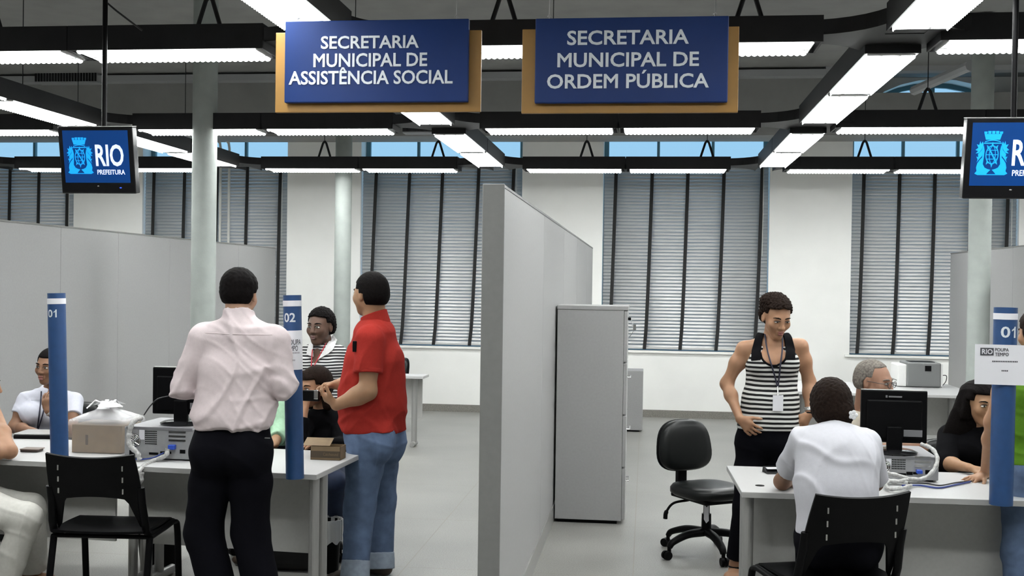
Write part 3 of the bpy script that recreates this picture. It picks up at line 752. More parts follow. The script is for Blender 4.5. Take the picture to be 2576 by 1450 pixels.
def pc(x0, x1, y0, dep, z0, h, label, fan=True, rotz=0.0):
    W = x1 - x0; t = thing('desktop_computer', label, 'computer', (x0, y0, z0), rotz); M = Matrix.Translation((x0, y0, z0)) @ rz(rotz)
    MB().rbox((0, 0, .008), (W, dep, h), .004, M).build('case', PCGREY, t)
    MB().box((.01, -.002, h - .012), (W - .01, dep, h + .002), M).build('side_cover', PCTOP, t)
    for xx in (.03, W - .03):
        for yy in (.04, dep - .04): MB().cyl(M @ Vector((xx, yy, 0)), M @ Vector((xx, yy, .01)), .014, n=12).build('foot', BLKPL, t)
    fc = Vector((.052, -.003, h * .57)); g = MB(); R = Matrix.Rotation(PI / 2, 4, 'X')
    for r0 in (.012, .02, .028, .036):
        g.tube([M @ (fc + Vector((r0 * math.cos(2 * PI * k / 24), 0, r0 * math.sin(2 * PI * k / 24)))) for k in range(25)], .0022, 6, False)
    for k in range(3): a_ = PI * k / 3 + .5; g.tube([M @ (fc + Vector((s_ * .038 * math.cos(a_), -.001, s_ * .038 * math.sin(a_)))) for s_ in (-1, 1)], .002, 6)
    g.build('fan_grille', CHROME, t)
    MB().cyl(M @ (fc + Vector((0, .004, 0))), M @ (fc + Vector((0, .001, 0))), .039, n=28).build('fan', BLKPL, t)
    v = MB()
    for i in range(7):
        for j in range(9): v.box((W * .30 + j * .0075, -.001, h * .48 + i * .011), (W * .30 + j * .0075 + .005, .001, h * .48 + i * .011 + .006), M)
    v.build('vent_holes', BLKPL, t)
    s = MB()
    for i in range(3): s.box((W * .64, -.003, h * .60 + i * .022), (W * .88, .001, h * .60 + i * .022 + .010), M)
    s.build('slot_covers', CHROME, t)
    MB().box((W * .215, -.002, h * .62), (W * .29, .001, h * .92), M).build('sticker', PAPER, t)
    MB().box((.03, -.003, .02), (.075, .002, .048), M).build('power_socket', BLKPL, t)
    MB().rbox((W * .66, -.03, h * .36), (W * .745, .001, h * .50), .002, M, 1).build('video_plug', mat('blue_plug', (.02, .07, .45), .4), t)
    for i, (u, ww, hh) in enumerate([(.36, .05, .012), (.52, .03, .016), (.62, .022, .012), (.80, .03, .02)]): MB().box((W * u, -.0025, .028 + .004 * i), (W * u + ww, .001, .028 + .004 * i + hh), M).build('port', BLKPL, t)
    return t
c = on_desk(322, 1152); c2 = on_desk(477, 1166)
yPC = (c.y + c2.y) / 2 + .01; pcA = pc(c.x, c2.x, yPC, .40, .74, .172, 'computer lying on its side on the left desk under a monitor', True, -.02)
monitor(378, 546, 922, 1046, yPC + .17, .74 + .175, 'black monitor seen from behind, beside the man in the pale shirt', .0)
c = on_desk(2190, 1206); c2 = on_desk(2366, 1218)
yPC2 = (c.y + c2.y) / 2 + .01; pcB = pc(c.x, c2.x, yPC2, .40, .74, .122, 'computer lying on its side on the right desk under a monitor', True, -.02)
monitor(2170, 2326, 984, 1112, yPC2 + .12, .74 + .125, 'black monitor seen from behind at the right, in front of the bald man', -.04)

# cables
def spline(P, n=8):
    P = [Vector(p) for p in P]; Q = [P[0] * 2 - P[1]] + P + [P[-1] * 2 - P[-2]]; out = []
    for i in range(1, len(Q) - 2):
        a, b, c, d = Q[i - 1:i + 3]
        for k in range(n):
            t_ = k / n; out.append(.5 * ((2 * b) + (c - a) * t_ + (2 * a - 5 * b + 4 * c - d) * t_ ** 2 + (3 * b - a - 3 * c + d) * t_ ** 3))
    return out + [P[-1]]
def cable(P, r, m, label, name='cable', cat='cable', group=None):
    o = MB().tube(spline(P), r, 8).build(name, m, None, True, 80); return tag(o, label, cat, group)
Yc = yPC - .04
def bundle(P, r, m, label, seed):
    rg = random.Random(seed); Q = spline(P, 10); R = [r * (.92 + .12 * math.sin(i * .9 + seed) + .08 * rg.random()) for i in range(len(Q))]
    o = MB().tube(Q, R, 9).build('wrapped_cable', m, None, True, 80); return tag(o, label, 'cable')
bundle([at(355, 1052, yPC + .02), at(335, 1062, Yc), at(325, 1092, Yc - .01), at(326, 1120, Yc - .02), at(345, 1140, Yc - .02), at(352, 1158, Yc - .02)], .014, CABLEW, 'bagged grey cable hanging down the left end of the left computer', 1)
bundle([at(422, 1130, Yc - .0), at(416, 1147, Yc - .01), at(385, 1160, Yc - .03), at(355, 1180, dB0.y - .03), at(346, 1200, dB0.y - .05), at(343, 1218, dB0.y - .05), at(354, 1212, dB0.y - .05), at(356, 1190, dB0.y - .05)], .013, CABLEW, 'bagged white cable from the blue plug, drooping over the desk edge', 2)
cable([at(322, 1152, Yc - .01), at(350, 1157, Yc - .02), at(385, 1152, Yc - .02), at(412, 1140, Yc - .01)], .004, CABLEB, 'thin blue cable across the back of the left computer')
cable([at(362, 1045, yPC + .03), at(378, 1022, yPC + .04), at(398, 1004, yPC + .05), at(425, 997, yPC + .10)], .0035, CABLEK, 'thin black lead rising to the left monitor')
Yd = yPC2 - .05
bundle([at(2318, 1118, yPC2 + .06), at(2345, 1130, yPC2 + .0), at(2358, 1155, Yd), at(2350, 1182, Yd - .03), at(2325, 1204, Yd - .05), at(2290, 1206, Yd - .06), at(2255, 1196, Yd - .06), at(2228, 1192, Yd - .06), at(2224, 1204, Yd - .07), at(2252, 1212, Yd - .08), at(2285, 1208, Yd - .08)], .011, CABLEW, 'bagged grey cable curling round the right computer', 3)
bundle([on(2286, 1216, .757), on(2250, 1209, .757), on(2229, 1217, .757), on(2238, 1231, .757), on(2268, 1229, .757), on(2292, 1221, .757)], .009, CABLEW, 'loop of bagged cable lying flat at the desk front', 4)
cable([on(2270, 1222, .76), on(2315, 1222, .748), on(2360, 1228, .746), on(2400, 1221, .746), on(2440, 1213, .746)], .0045, CABLEB, 'blue network cable lying across the right desk')
cable([on(2285, 1216, .765), on(2330, 1217, .748), on(2365, 1222, .752), on(2405, 1215, .746), on(2444, 1211, .746)], .0035, CABLEK, 'black lead lying beside the blue network cable')

# ================================================================ things on the left desks
b0 = on_desk(206, 1140); b1 = on_desk(322, 1138)
t = thing('cardboard_box', 'brown cardboard box in a knotted clear bag on the left desk', 'box', (b0.x, b0.y, .74), .06)
MX = Matrix.Translation((b0.x, b0.y, .74)) @ rz(.0)
BW = b1.x - b0.x; BD = .24; BH = .155
MB().rbox((-.06, .0, .001), (BW, BD, BH), .003, MX, 1).build('carton', CARD, t)
MB().box((.02, -.001, .045), (.035, .002, .10), MX).build('printed_mark', CARDDARK, t)
bag = MB(); kx, ky, kz = BW * .42, BD * .4, BH + .1
rows = []
rg = random.Random(4); N = 40
for j, (fr, zz) in enumerate([(1.07, .004), (1.09, .06), (1.07, .12), (1.05, .160), (.97, .172), (.66, .198), (.34, .228), (.10, .262), (.07, .275)]):
    row = []
    for k in range(N + 1):
        a_ = 2 * PI * (k % N) / N; ca, sa = math.cos(a_), math.sin(a_)
        m_ = max(abs(ca), abs(sa)); u, v = ca / m_, sa / m_
        cxx, cyy = (BW - .06) / 2, BD / 2; hx, hy = (BW + .06) / 2, BD / 2
        X_ = cxx + u * hx * fr * (1.06 if fr > .9 else 1); Y_ = cyy + v * hy * fr
        X_ = X_ + (kx - cxx) * (1 - min(1, fr)); Y_ = Y_ + (ky - cyy) * (1 - min(1, fr))
        wob = abs(.006 * math.sin(a_ * 9 + j)) * (1 if fr > .2 else .3) + abs(.006 * math.sin(a_ * 17 + 2 * j)) * (1 if .2 < fr < 1 else .2)
        row.append(MX @ Vector((X_ + wob * ca, Y_ + wob * sa, zz + (wob if 0 < j < 6 else 0))))
    rows.append(row)
bag.sheet(rows, .0008).build('clear_bag', FILM, t, True, 80)
kn = MB()
for k in range(9):
    a_ = 2 * PI * k / 9; L_ = .05 + .03 * (k % 3)
    kn.sheet([[MX @ Vector((kx + .012 * math.cos(a_ + w_) , ky + .012 * math.sin(a_ + w_), BH + .105)), MX @ Vector((kx + L_ * .6 * math.cos(a_ + w_), ky + L_ * .6 * math.sin(a_ + w_), BH + .118 + .01 * (k % 2))), MX @ Vector((kx + L_ * math.cos(a_ + w_ * 1.3), ky + L_ * math.sin(a_ + w_ * 1.3), BH + .098 - .012 * (k % 2)))] for w_ in (-.35, -.1, .1, .35)], .001)
kn.build('bag_knot', mat('white_plastic', (.75, .75, .76), .35), t, True, 80)
bx0, bx1 = on_desk(781, 1157), on_desk(860, 1157)
t = thing('small_carton', 'small open brown carton near the right end of the left desk', 'box', (bx0.x, bx0.y, .74))
w_ = bx1.x - bx0.x; M = Matrix.Translation((bx0.x, bx0.y, .74)) @ rz(.0)
MB().box((0, 0, 0), (w_, .11, .002), M).box((0, 0, 0), (w_, .002, .072), M).box((0, .108, 0), (w_, .11, .072), M).box((0, 0, 0), (.002, .11, .072), M).box((w_ - .002, 0, 0), (w_, .11, .072), M).build('tray', CARD, t)
MB().box((0, -.001, .012), (w_, .001, .048), M).build('printed_band', CARDDARK, t)
m = MB(); text_fit(m, 'Catchsound', M @ Vector((w_ * .68, -.002, .032)), (1, 0, 0), (0, 0, 1), w_ * .5, .016, .0, .0005); m.build('lettering', CARD, t)
MB().sheet([[M @ Vector((-.05 + i * .05, .02 + .04 * j, .073 + .016 * j)) for j in range(3)] for i in range(4)], .002).build('flap', CARD, t)
lp = on_desk(118, 1106); t = thing('laptop', 'closed black laptop under the arm of the woman with raised hand', 'laptop', lp, .1)
M = Matrix.Translation(lp) @ rz(.12)
MB().rbox((-.20, .0, .001), (.05, .2, .022), .004, M).build('body', BLKPL, t)
MB().rbox((-.20, .005, .023), (.05, .2, .032), .003, M).build('lid', STEEL, t)
wl_ = on_desk(72, 1139); t = thing('wallet', 'small dark wallet on the far left desk', 'wallet', wl_, .1)
M = Matrix.Translation(wl_) @ rz(.05)
MB().rbox((-.05, 0, .001), (.05, .07, .014), .005, M).build('body', mat('dark_leather', (.05, .035, .03), .5), t)
MB().rbox((-.052, -.002, .013), (.056, .074, .019), .003, M).build('flap', mat('taupe_leather', (.17, .13, .11), .5), t)

# ================================================================ visitor chairs
def make_visitor_chair():
    t = thing('visitor_chair', 'x', 'chair', (0, 0, 0))      # faces +Y, seat front at +Y
    B = []
    w0, w1, z0, z1 = .222, .222, .590, .852
    for i in range(25):
        u = -1 + i / 12; row = []
        for j in range(9):
            v = j / 8; hw = .216 + .012 * math.sin(PI * v)
            q_ = min(1, max(0, (.98 - abs(u)) / .30)); zlo = .455 + .150 * q_ * q_ * (3 - 2 * q_) + .03 * (1 - u * u); z = zlo + (z1 - zlo - .018 * (1 - u * u)) * v
            y = -.20 - .10 * ((z - z0) / (z1 - z0)) - .030 * (1 - u * u)
            row.append((u * hw, y, z))
        B.append(row)
    MB().sheet(B, .012).build('backrest', BLKPL, t, True, 50)
    S = []
    for i in range(13):
        u = -1 + i / 6; row = []
        for j in range(11):
            v = j / 10; y = -.205 + .43 * v; z = .452 - .022 * (1 - u * u) * math.sin(PI * min(1, v + .1)) - (.03 * max(0, v - .85) / .15)
            row.append((u * (.228 + .015 * math.sin(PI * v)), y, z))
        S.append(row)
    MB().sheet(S, .012).build('seat', BLKPL, t, True, 50)
    for s in (-1, 1):
        for z in (.655, .712, .768): MB().rbox((s * .158 - .004, -.292 - .09 * (z - .665), z), (s * .158 + .004, -.2855 - .09 * (z - .665), z + .026), .001, None, 1).build('slot', CHROME, t)
        x = s * .232
        MB().tube([(x * .97, -.235, .68), (x * .97, -.215, .60), (x, -.19, .50), (x, -.17, .445), (x, -.14, .432), (x * .98, 0, .428), (x, .20, .428)], .0125, 10, True, 1.6).build('side_rail', BLKPL, t, True, 60)
        MB().tube(spline([(x * 1.05, -.235, 0), (x * 1.05, -.19, .22), (x * 1.04, -.15, .415)], 5), .0125, 10, True, 1.4).build('leg', BLKPL, t, True, 60)
        MB().tube(spline([(x * 1.08, .265, 0), (x * 1.08, .245, .22), (x * 1.08, .225, .38), (x * 1.07, .19, .425), (x * 1.05, .05, .42), (x * 1.04, -.15, .415)], 5), .0125, 10, True, 1.4).build('leg', BLKPL, t, True, 60)
    MB().tube([(-.236, .12, .425), (.236, .12, .425)], .011, 10).tube([(-.236, -.15, .418), (.236, -.15, .418)], .011, 10).build('cross_bar', BLKPL, t, True)
    return t
vch = make_visitor_chair()
VL = at(229, 1143, 5.08)
def put(o, loc, r, label, group=None):
    o.location = loc; o.rotation_euler = (0, 0, r); o['label'] = label
    if group: o['group'] = group
    o.matrix_world = Matrix.Translation(Vector(loc)) @ Matrix.Rotation(r, 4, 'Z'); return o
put(vch, (VL.x - .3 * math.sin(.10), 5.08 + .30, 0), .08, 'empty black plastic chair in front of the left desk', 'black visitor chairs')
VR = at(2172, 1240, 4.76)
dup(vch, (VR.x - .3 * math.sin(.34), 4.76 + .3 * math.cos(.34), 0), .34, 'black plastic chair under the woman seen from behind in white', 'black visitor chairs')
dup(vch, (on(0, 1290, .5).x - .34, 5.36, 0), -PI / 2 + .25, 'black chair at the left edge under the person in white trousers', 'black visitor chairs')

# ================================================================ typist chairs
def make_task_chair():
    t = thing('task_chair', 'x', 'chair', (0, 0, 0))   # faces +X
    b = MB()
    prof = []
    def pad(shape, thick, M, name, m):
        n = len(shape); vs = []; fs = []
        lay = [(.90, -thick), (1.0, -thick * .55), (1.0, thick * .2), (.93, thick * .75), (.7, thick), (.35, thick * 1.06)]
        for sc_, d in lay: vs += [M @ Vector((x * sc_, y * sc_, d)) for x, y in shape]
        for i in range(len(lay) - 1):
            for k in range(n): fs.append((i * n + k, i * n + (k + 1) % n, (i + 1) * n + (k + 1) % n, (i + 1) * n + k))
        fs += [tuple(range(n))[::-1], tuple(range((len(lay) - 1) * n, len(lay) * n))]
        return MB().add(vs, fs).build(name, m, t, True, 60)
    def sup(ax, ay, e, n=40, tap=0.0):
        out = []
        for k in range(n):
            a_ = 2 * PI * k / n; c_, s_ = math.cos(a_), math.sin(a_)
            x = ax * abs(c_) ** (2 / e) * (1 if c_ >= 0 else -1); y = ay * abs(s_) ** (2 / e) * (1 if s_ >= 0 else -1)
            out.append((x, y * (1 + tap * x / ax)))
        return out
    pad(sup(.215, .215, 3.2), .038, Matrix.Translation((.02, 0, .415)), 'seat', BLKVINYL)
    MB().rbox((-.17, -.16, .355), (.2, .16, .385), .01).build('seat_shell', BLKPL, t)
    tilt = math.radians(8)
    Zb = Vector((-math.sin(tilt), 0, math.cos(tilt))); Yb = Vector((0, -1, 0)); Nb = Zb.cross(Yb)
    Mb = Matrix((Zb, Yb, Nb)).transposed().to_4x4(); Mb.translation = Vector((-.235, 0, .665))
    pad(sup(.165, .20, 2.9, tap=-.10), .033, Mb, 'backrest', BLKVINYL)
    Ms = Mb.copy(); Ms.translation = Mb.translation - Nb * .03
    pad(sup(.168, .203, 2.9, tap=-.10), .012, Ms, 'back_shell', BLKPL)
    MB().rbox((-.30, -.035, .36), (-.255, .035, .60), .012).rbox((-.28, -.03, .345), (-.02, .03, .37), .008).build('back_bracket', BLKPL, t)
    MB().cyl((0, 0, .13), (0, 0, .26), .032, .03).build('column_sleeve', BLKPL, t, True)
    MB().cyl((0, 0, .25), (0, 0, .36), .02).build('gas_column', BLKPL, t, True)
    MB().tube(spline([(-.05, -.10, .345), (-.09, -.19, .325), (-.11, -.23, .27), (-.115, -.235, .225)], 6), [.008] * 12 + [.014] * 7, 10).build('lever', BLKPL, t, True, 70)
    MB().sheet([[(.02 + .025 * i, -.035, .33 - .05 * j - .02 * (i % 2)) for j in range(3)] for i in range(3)], .001).build('paper_tag', PAPER, t)
    for k in range(5):
        a_ = 2 * PI * k / 5 + .98; d = Vector((math.cos(a_), math.sin(a_), 0)); e = d * .29
        MB().tube(spline([d * .02 + Vector((0, 0, .145)), d * .15 + Vector((0, 0, .14)), d * .26 + Vector((0, 0, .105)), e + Vector((0, 0, .075))], 5), [.034 - .013 * q / 15 for q in range(16)], 10, True, .8).build('base_arm', BLKPL, t, True, 70)
        s_ = Vector((-d.y, d.x, 0)); cs = MB()
        for q in (-1, 1): cs.cyl(e + s_ * (q * .006) + d * .018 + Vector((0, 0, .028)), e + s_ * (q * .024) + d * .018 + Vector((0, 0, .028)), .028, .026, 20)
        cs.cyl(e + Vector((0, 0, .03)), e + Vector((0, 0, .085)), .012, n=12); cs.build('caster', BLKPL, t, True, 40)
    return t
tch = make_task_chair()
tp = on(1776, 1372, .06)
put(tch, (tp.x, tp.y, 0), math.radians(-56), 'empty black swivel chair beside the woman in striped tank top', 'black swivel chairs')

# ================================================================ cabinets and back tables
p0, p1 = on(1404, 1311, .01), on(1569, 1316, .01)
ztop = at(1413, 768, p0.y).z; cabD = .44
t = thing('filing_cabinet', 'tall grey filing cabinet standing against the partition', 'cabinet', (p0.x, p0.y, 0))
cw = p1.x - p0.x; x0, x1, y0, y1 = PX + .012, p1.x, p0.y, p0.y + cabD
MB().rbox((x0, y0, .025), (x1 - .02, y1, ztop - .03), .003).build('carcass', PANEL, t)
MB().rbox((x0 - .003, y0 - .006, ztop - .03), (x1 + .012, y1 + .004, ztop), .004).build('top_panel', PANEL, t)
MB().box((x0 + .02, y0 + .02, 0), (x1 - .05, y1 - .02, .025)).build('plinth', BLKPL, t)
hh = (ztop - .06) / 4
for k in range(4):
    z0 = .03 + hh * k
    d = MB().rbox((x1 - .018, y0 + .004, z0 + .006), (x1 + .006, y1 - .004, z0 + hh - .006), .002).build('drawer', PANEL, t)
    MB().tube([(x1 + .006, y0 + .13, z0 + hh * .7), (x1 + .03, y0 + .14, z0 + hh * .7), (x1 + .03, y0 + .30, z0 + hh * .7), (x1 + .006, y0 + .31, z0 + hh * .7)], .005, 8).build('handle', CHROME, d)
MB().cyl((x1 + .008, y0 + .02, ztop - .09), (x1 + .03, y0 + .02, ztop - .09), .010, n=14).build('lock', BLKPL, t)
MB().tube(spline([(x1 + .03, y0 + .02, ztop - .10), (x1 + .05, y0 + .018, ztop - .14), (x1 + .045, y0 + .018, ztop - .18), (x1 + .02, y0 + .018, ztop - .22)], 6), .002, 6).box((x1 + .045, y0 + .012, ztop - .17), (x1 + .065, y0 + .018, ztop - .13)).build('key_tag', CHROME, t)
q0, q1 = on(1586, 1087, 0), on(1616, 1086, 0)
zt = at(1600, 934, q0.y).z
t = thing('storage_cabinet', 'low grey cabinet half hidden behind the tall filing cabinet', 'cabinet', (q1.x - .4, q0.y, 0))
MB().rbox((q1.x - .42, q0.y, .02), (q1.x, q0.y + .4, zt), .004).build('carcass', PANEL, t)
MB().box((q1.x - .38, q0.y + .03, 0), (q1.x - .04, q0.y + .36, .02)).build('plinth', BLKPL, t)

def back_table(x0, x1, y0, y1, label, legs):
    t = thing('side_table', label, 'table', ((x0 + x1) / 2, y0, 0))
    MB().rbox((x0, y0, .713), (x1, y1, .74), .003).build('tabletop', DESKTOP, t)
    MB().box((x0 + .06, (y0 + y1) / 2 + .1, .28), (x1 - .06, (y0 + y1) / 2 + .12, .713)).build('modesty_panel', MODESTY, t)
    for x in legs:
        MB().tube([(x, (y0 + y1) / 2, .04), (x, (y0 + y1) / 2, .713)], .03, 16).build('leg', STEEL, t)
        MB().tube([(x, y0 + .06, .03), (x, y1 - .06, .03)], .026, 12).build('foot', STEEL, t)
    return t
f = on(1046, 1118, 0); cr = on(1077, 948, .74)
cr.x -= .05
back_table(cr.x - 1.3, cr.x, f.y - .30, cr.y + .30, 'grey table standing behind the man in the red shirt', (cr.x - .12, cr.x - 1.18))
g = on(2425, 996, .74); g2 = on(2010, 990, .74)
back_table(g2.x, at(2464, 640, 11.2).x - .125, g.y, g.y + 1.25, 'long grey table by the right partition carrying a printer', (g2.x + .1, at(2464, 640, 11.2).x - .25))
dup(tch, (f.x - .62, f.y + 1.0, 0), PI * 1.15, 'black swivel chair behind the man in the red shirt', 'black swivel chairs')
hx = on(2050, 960, .8); dup(tch, (hx.x - .22, g.y + 1.75, 0), PI * 1.6, 'black swivel chair behind the long table, back just showing', 'black swivel chairs')

# printer
a, b = on(2282, 975, .74), on(2368, 977, .74); zt = at(2320, 912, a.y + .1).z
t = thing('printer', 'white and grey printer on the long table at the right', 'printer', (a.x, a.y, .74))
M = Matrix.Translation((a.x, a.y, 0)); w_ = b.x - a.x; d_ = .36; hh = zt - .74
PRW = mat('printer_white', (.70, .70, .69), .4); PRG = mat('printer_grey', (.16, .165, .165), .5)
MB().rbox((-.0, .02, .745), (w_, d_, .74 + hh), .012, M).build('body', PRG, t)
MB().rbox((-.09, .03, .745), (.004, d_ - .02, .74 + hh * .92), .014, M, 3).build('front_cover', PRW, t)
MB().rbox((-.092, .04, .80), (-.08, d_ - .03, .81), .002, M, 1).build('tray_gap', PRG, t)
MB().rbox((w_ - .0, .03, .75), (w_ + .02, d_ - .02, .74 + hh * .95), .005, M).build('rear_cover', PRW, t)
MB().box((.05, .10, .74 + hh - .001), (w_ - .04, d_ - .06, .74 + hh + .004), M).build('output_tray', BLKPL, t)
MB().box((.17, .0185, .74 + hh * .66), (.23, .021, .74 + hh * .88), M).build('side_vent', BLKPL, t)
MB().tube(spline([M @ Vector((w_ + .015, .06, .74 + hh * .5)), M @ Vector((w_ + .06, .06, .74 + hh * .48)), M @ Vector((w_ + .055, .06, .74 + hh * .25)), M @ Vector((w_ + .01, .05, .745))], 6), .004, 8).build('power_lead', CABLEK, t)

# bins and dark bag below the left desks
def bin_(c, r, h, label, liner=False):
    t = thing('waste_bin', label, 'bin', (c.x, c.y, 0))
    MB().lathe([(0, .002), (r * .8, .002), (r, h), (r * 1.04, h), (r * 1.0, h - .01), (r * .78, .01), (0, .01)], (c.x, c.y, 0), 32).build('bucket', BLKPL, t, True, 50)
    if liner:
        rows = [[(c.x + (r * q + .004 * math.sin(k * 2.3)) * math.cos(2 * PI * k / 32), c.y + (r * q + .004 * math.sin(k * 2.3)) * math.sin(2 * PI * k / 32), z + .012 * math.sin(k * 1.7) * (q > 1.06)) for k in range(33)] for q, z in ((.96, h - .06), (1.02, h + .012), (1.06, h + .012), (1.09, h - .12))]
        MB().sheet(rows, .001).build('bin_liner', BAGWHITE, t, True, 80)
    return t
bc = on(364, 1452, 0); bin_(Vector((bc.x - .05, bc.y + .30, 0)), .135, .27, 'black waste bin under the desk behind the empty chair')
bc = on(800, 1440, 0); bin_(Vector((bc.x + .05, bc.y + .02, 0)), .080, .30, 'small black waste bin with white liner at the desk end', True)
bg_ = on(715, 1440, 0)
t = thing('shoulder_bag', 'black bag lying on the floor below the left desk', 'bag', (bg_.x, bg_.y, 0))
MB().rbox((bg_.x - .17, bg_.y, .002), (bg_.x + .16, bg_.y + .2, .19), .05, None, 3).build('body', mat('black_cloth', (.012, .012, .013), .8), t, True)
MB().tube(spline([(bg_.x - .14, bg_.y + .1, .18), (bg_.x - .05, bg_.y + .06, .225), (bg_.x + .05, bg_.y + .05, .225), (bg_.x + .13, bg_.y + .1, .18)], 6), .009, 8).build('strap', BLKPL, t, True)

# things on the right desk
ph = on_desk(1950, 1192); t = thing('telephone_holder', 'small black card holder on the right desk beside the elbow', 'holder', ph)
M = Matrix.Translation(ph) @ rz(.2)
MB().prism([M @ Vector((-.05, -.03, .001)), M @ Vector((-.05, .06, .001)), M @ Vector((-.05, .05, .03))], M.to_3x3() @ Vector((.12, 0, 0))).build('body', BLKPL, t)
MB().box((-.04, .0, .022), (.06, .045, .026), M).build('card', PAPER, t)
pp = on_desk(2003, 1216); M = Matrix.Translation(pp) @ rz(-.5)
o = MB().box((-.05, -.02, .0008), (.10, .17, .0024), M).build('paper_form', PAPER); tag(o, 'white paper form beside the elbow of the woman in white', 'paper')
# ================================================================ body modelling: smooth blended volumes meshed with surface nets
A3 = lambda v: np.array(v, dtype=np.float64)
def nrm(v): v = A3(v); return v / max(1e-9, np.linalg.norm(v))
class Pr:   # tapered capsule of elliptical section from a to b; w = half width along side, d = half depth
    def __init__(s, a, b, w0, d0, w1=None, d1=None, side=(1, 0, 0), k=.03, cap=1.0, m=None, tag='', cut=(), op='u'):
        s.a, s.b = A3(a), A3(b); s.w0, s.d0 = w0, d0; s.w1 = w0 if w1 is None else w1; s.d1 = d0 if d1 is None else d1
        ab = s.b - s.a; s.L = np.linalg.norm(ab); s.ax = ab / s.L if s.L > 1e-9 else A3((0, 0, 1))
        sd = A3(side); sd = sd - s.ax * sd.dot(s.ax)
        if np.linalg.norm(sd) < 1e-6: sd = A3((0, 1, 0)) - s.ax * s.ax[1]
        s.sd = nrm(sd); s.fr = np.cross(s.ax, s.sd); s.k = k; s.cap = cap; s.m = m; s.tag = tag; s.cut = list(cut); s.op = op
    def grow(s, g, **kw):
        q = Pr(s.a, s.b, s.w0 + g, s.d0 + g, s.w1 + g, s.d1 + g, s.sd, s.k, s.cap, None if s.m is None else s.m + g, s.tag, s.cut, s.op)
        for k_, v in kw.items(): setattr(q, k_, v)
        return q
    def bounds(s, pad=0.0):
        r = max(s.w0, s.d0, s.w1, s.d1, s.m or 0) + pad
        return np.minimum(s.a, s.b) - r, np.maximum(s.a, s.b) + r
    def dist(s, P):
        r = P - s.a; t = np.clip(r @ s.ax / max(s.L, 1e-9), 0, 1)
        w = s.w0 + (s.w1 - s.w0) * t; d = s.d0 + (s.d1 - s.d0) * t
        r = r - (t * s.L)[..., None] * s.ax
        x, y, z = r @ s.sd, r @ s.fr, r @ s.ax
        m = np.minimum(w, d) * s.cap if s.m is None else s.m
        k0 = np.sqrt((x / w) ** 2 + (y / d) ** 2 + (z / m) ** 2); k1 = np.sqrt((x / w ** 2) ** 2 + (y / d ** 2) ** 2 + (z / m ** 2) ** 2)
        D = np.where(k0 > 1e-4, k0 * (k0 - 1) / np.maximum(k1, 1e-6), -np.minimum(w, d))
        for p, n in s.cut: D = np.maximum(D, (P - A3(p)) @ nrm(n))
        return D
def ball(c, r, side=(1, 0, 0), up=(0, 0, 1), k=.02, **kw):   # ellipsoid: r = (side, front, up)
    c = A3(c); u = nrm(up) * 1e-4
    return Pr(c - u, c + u, r[0], r[1], side=side, m=r[2], k=k, **kw)
def smin(a, b, k):
    h = np.maximum(k - np.abs(a - b), 0) / k; return np.minimum(a, b) - h * h * k * .25
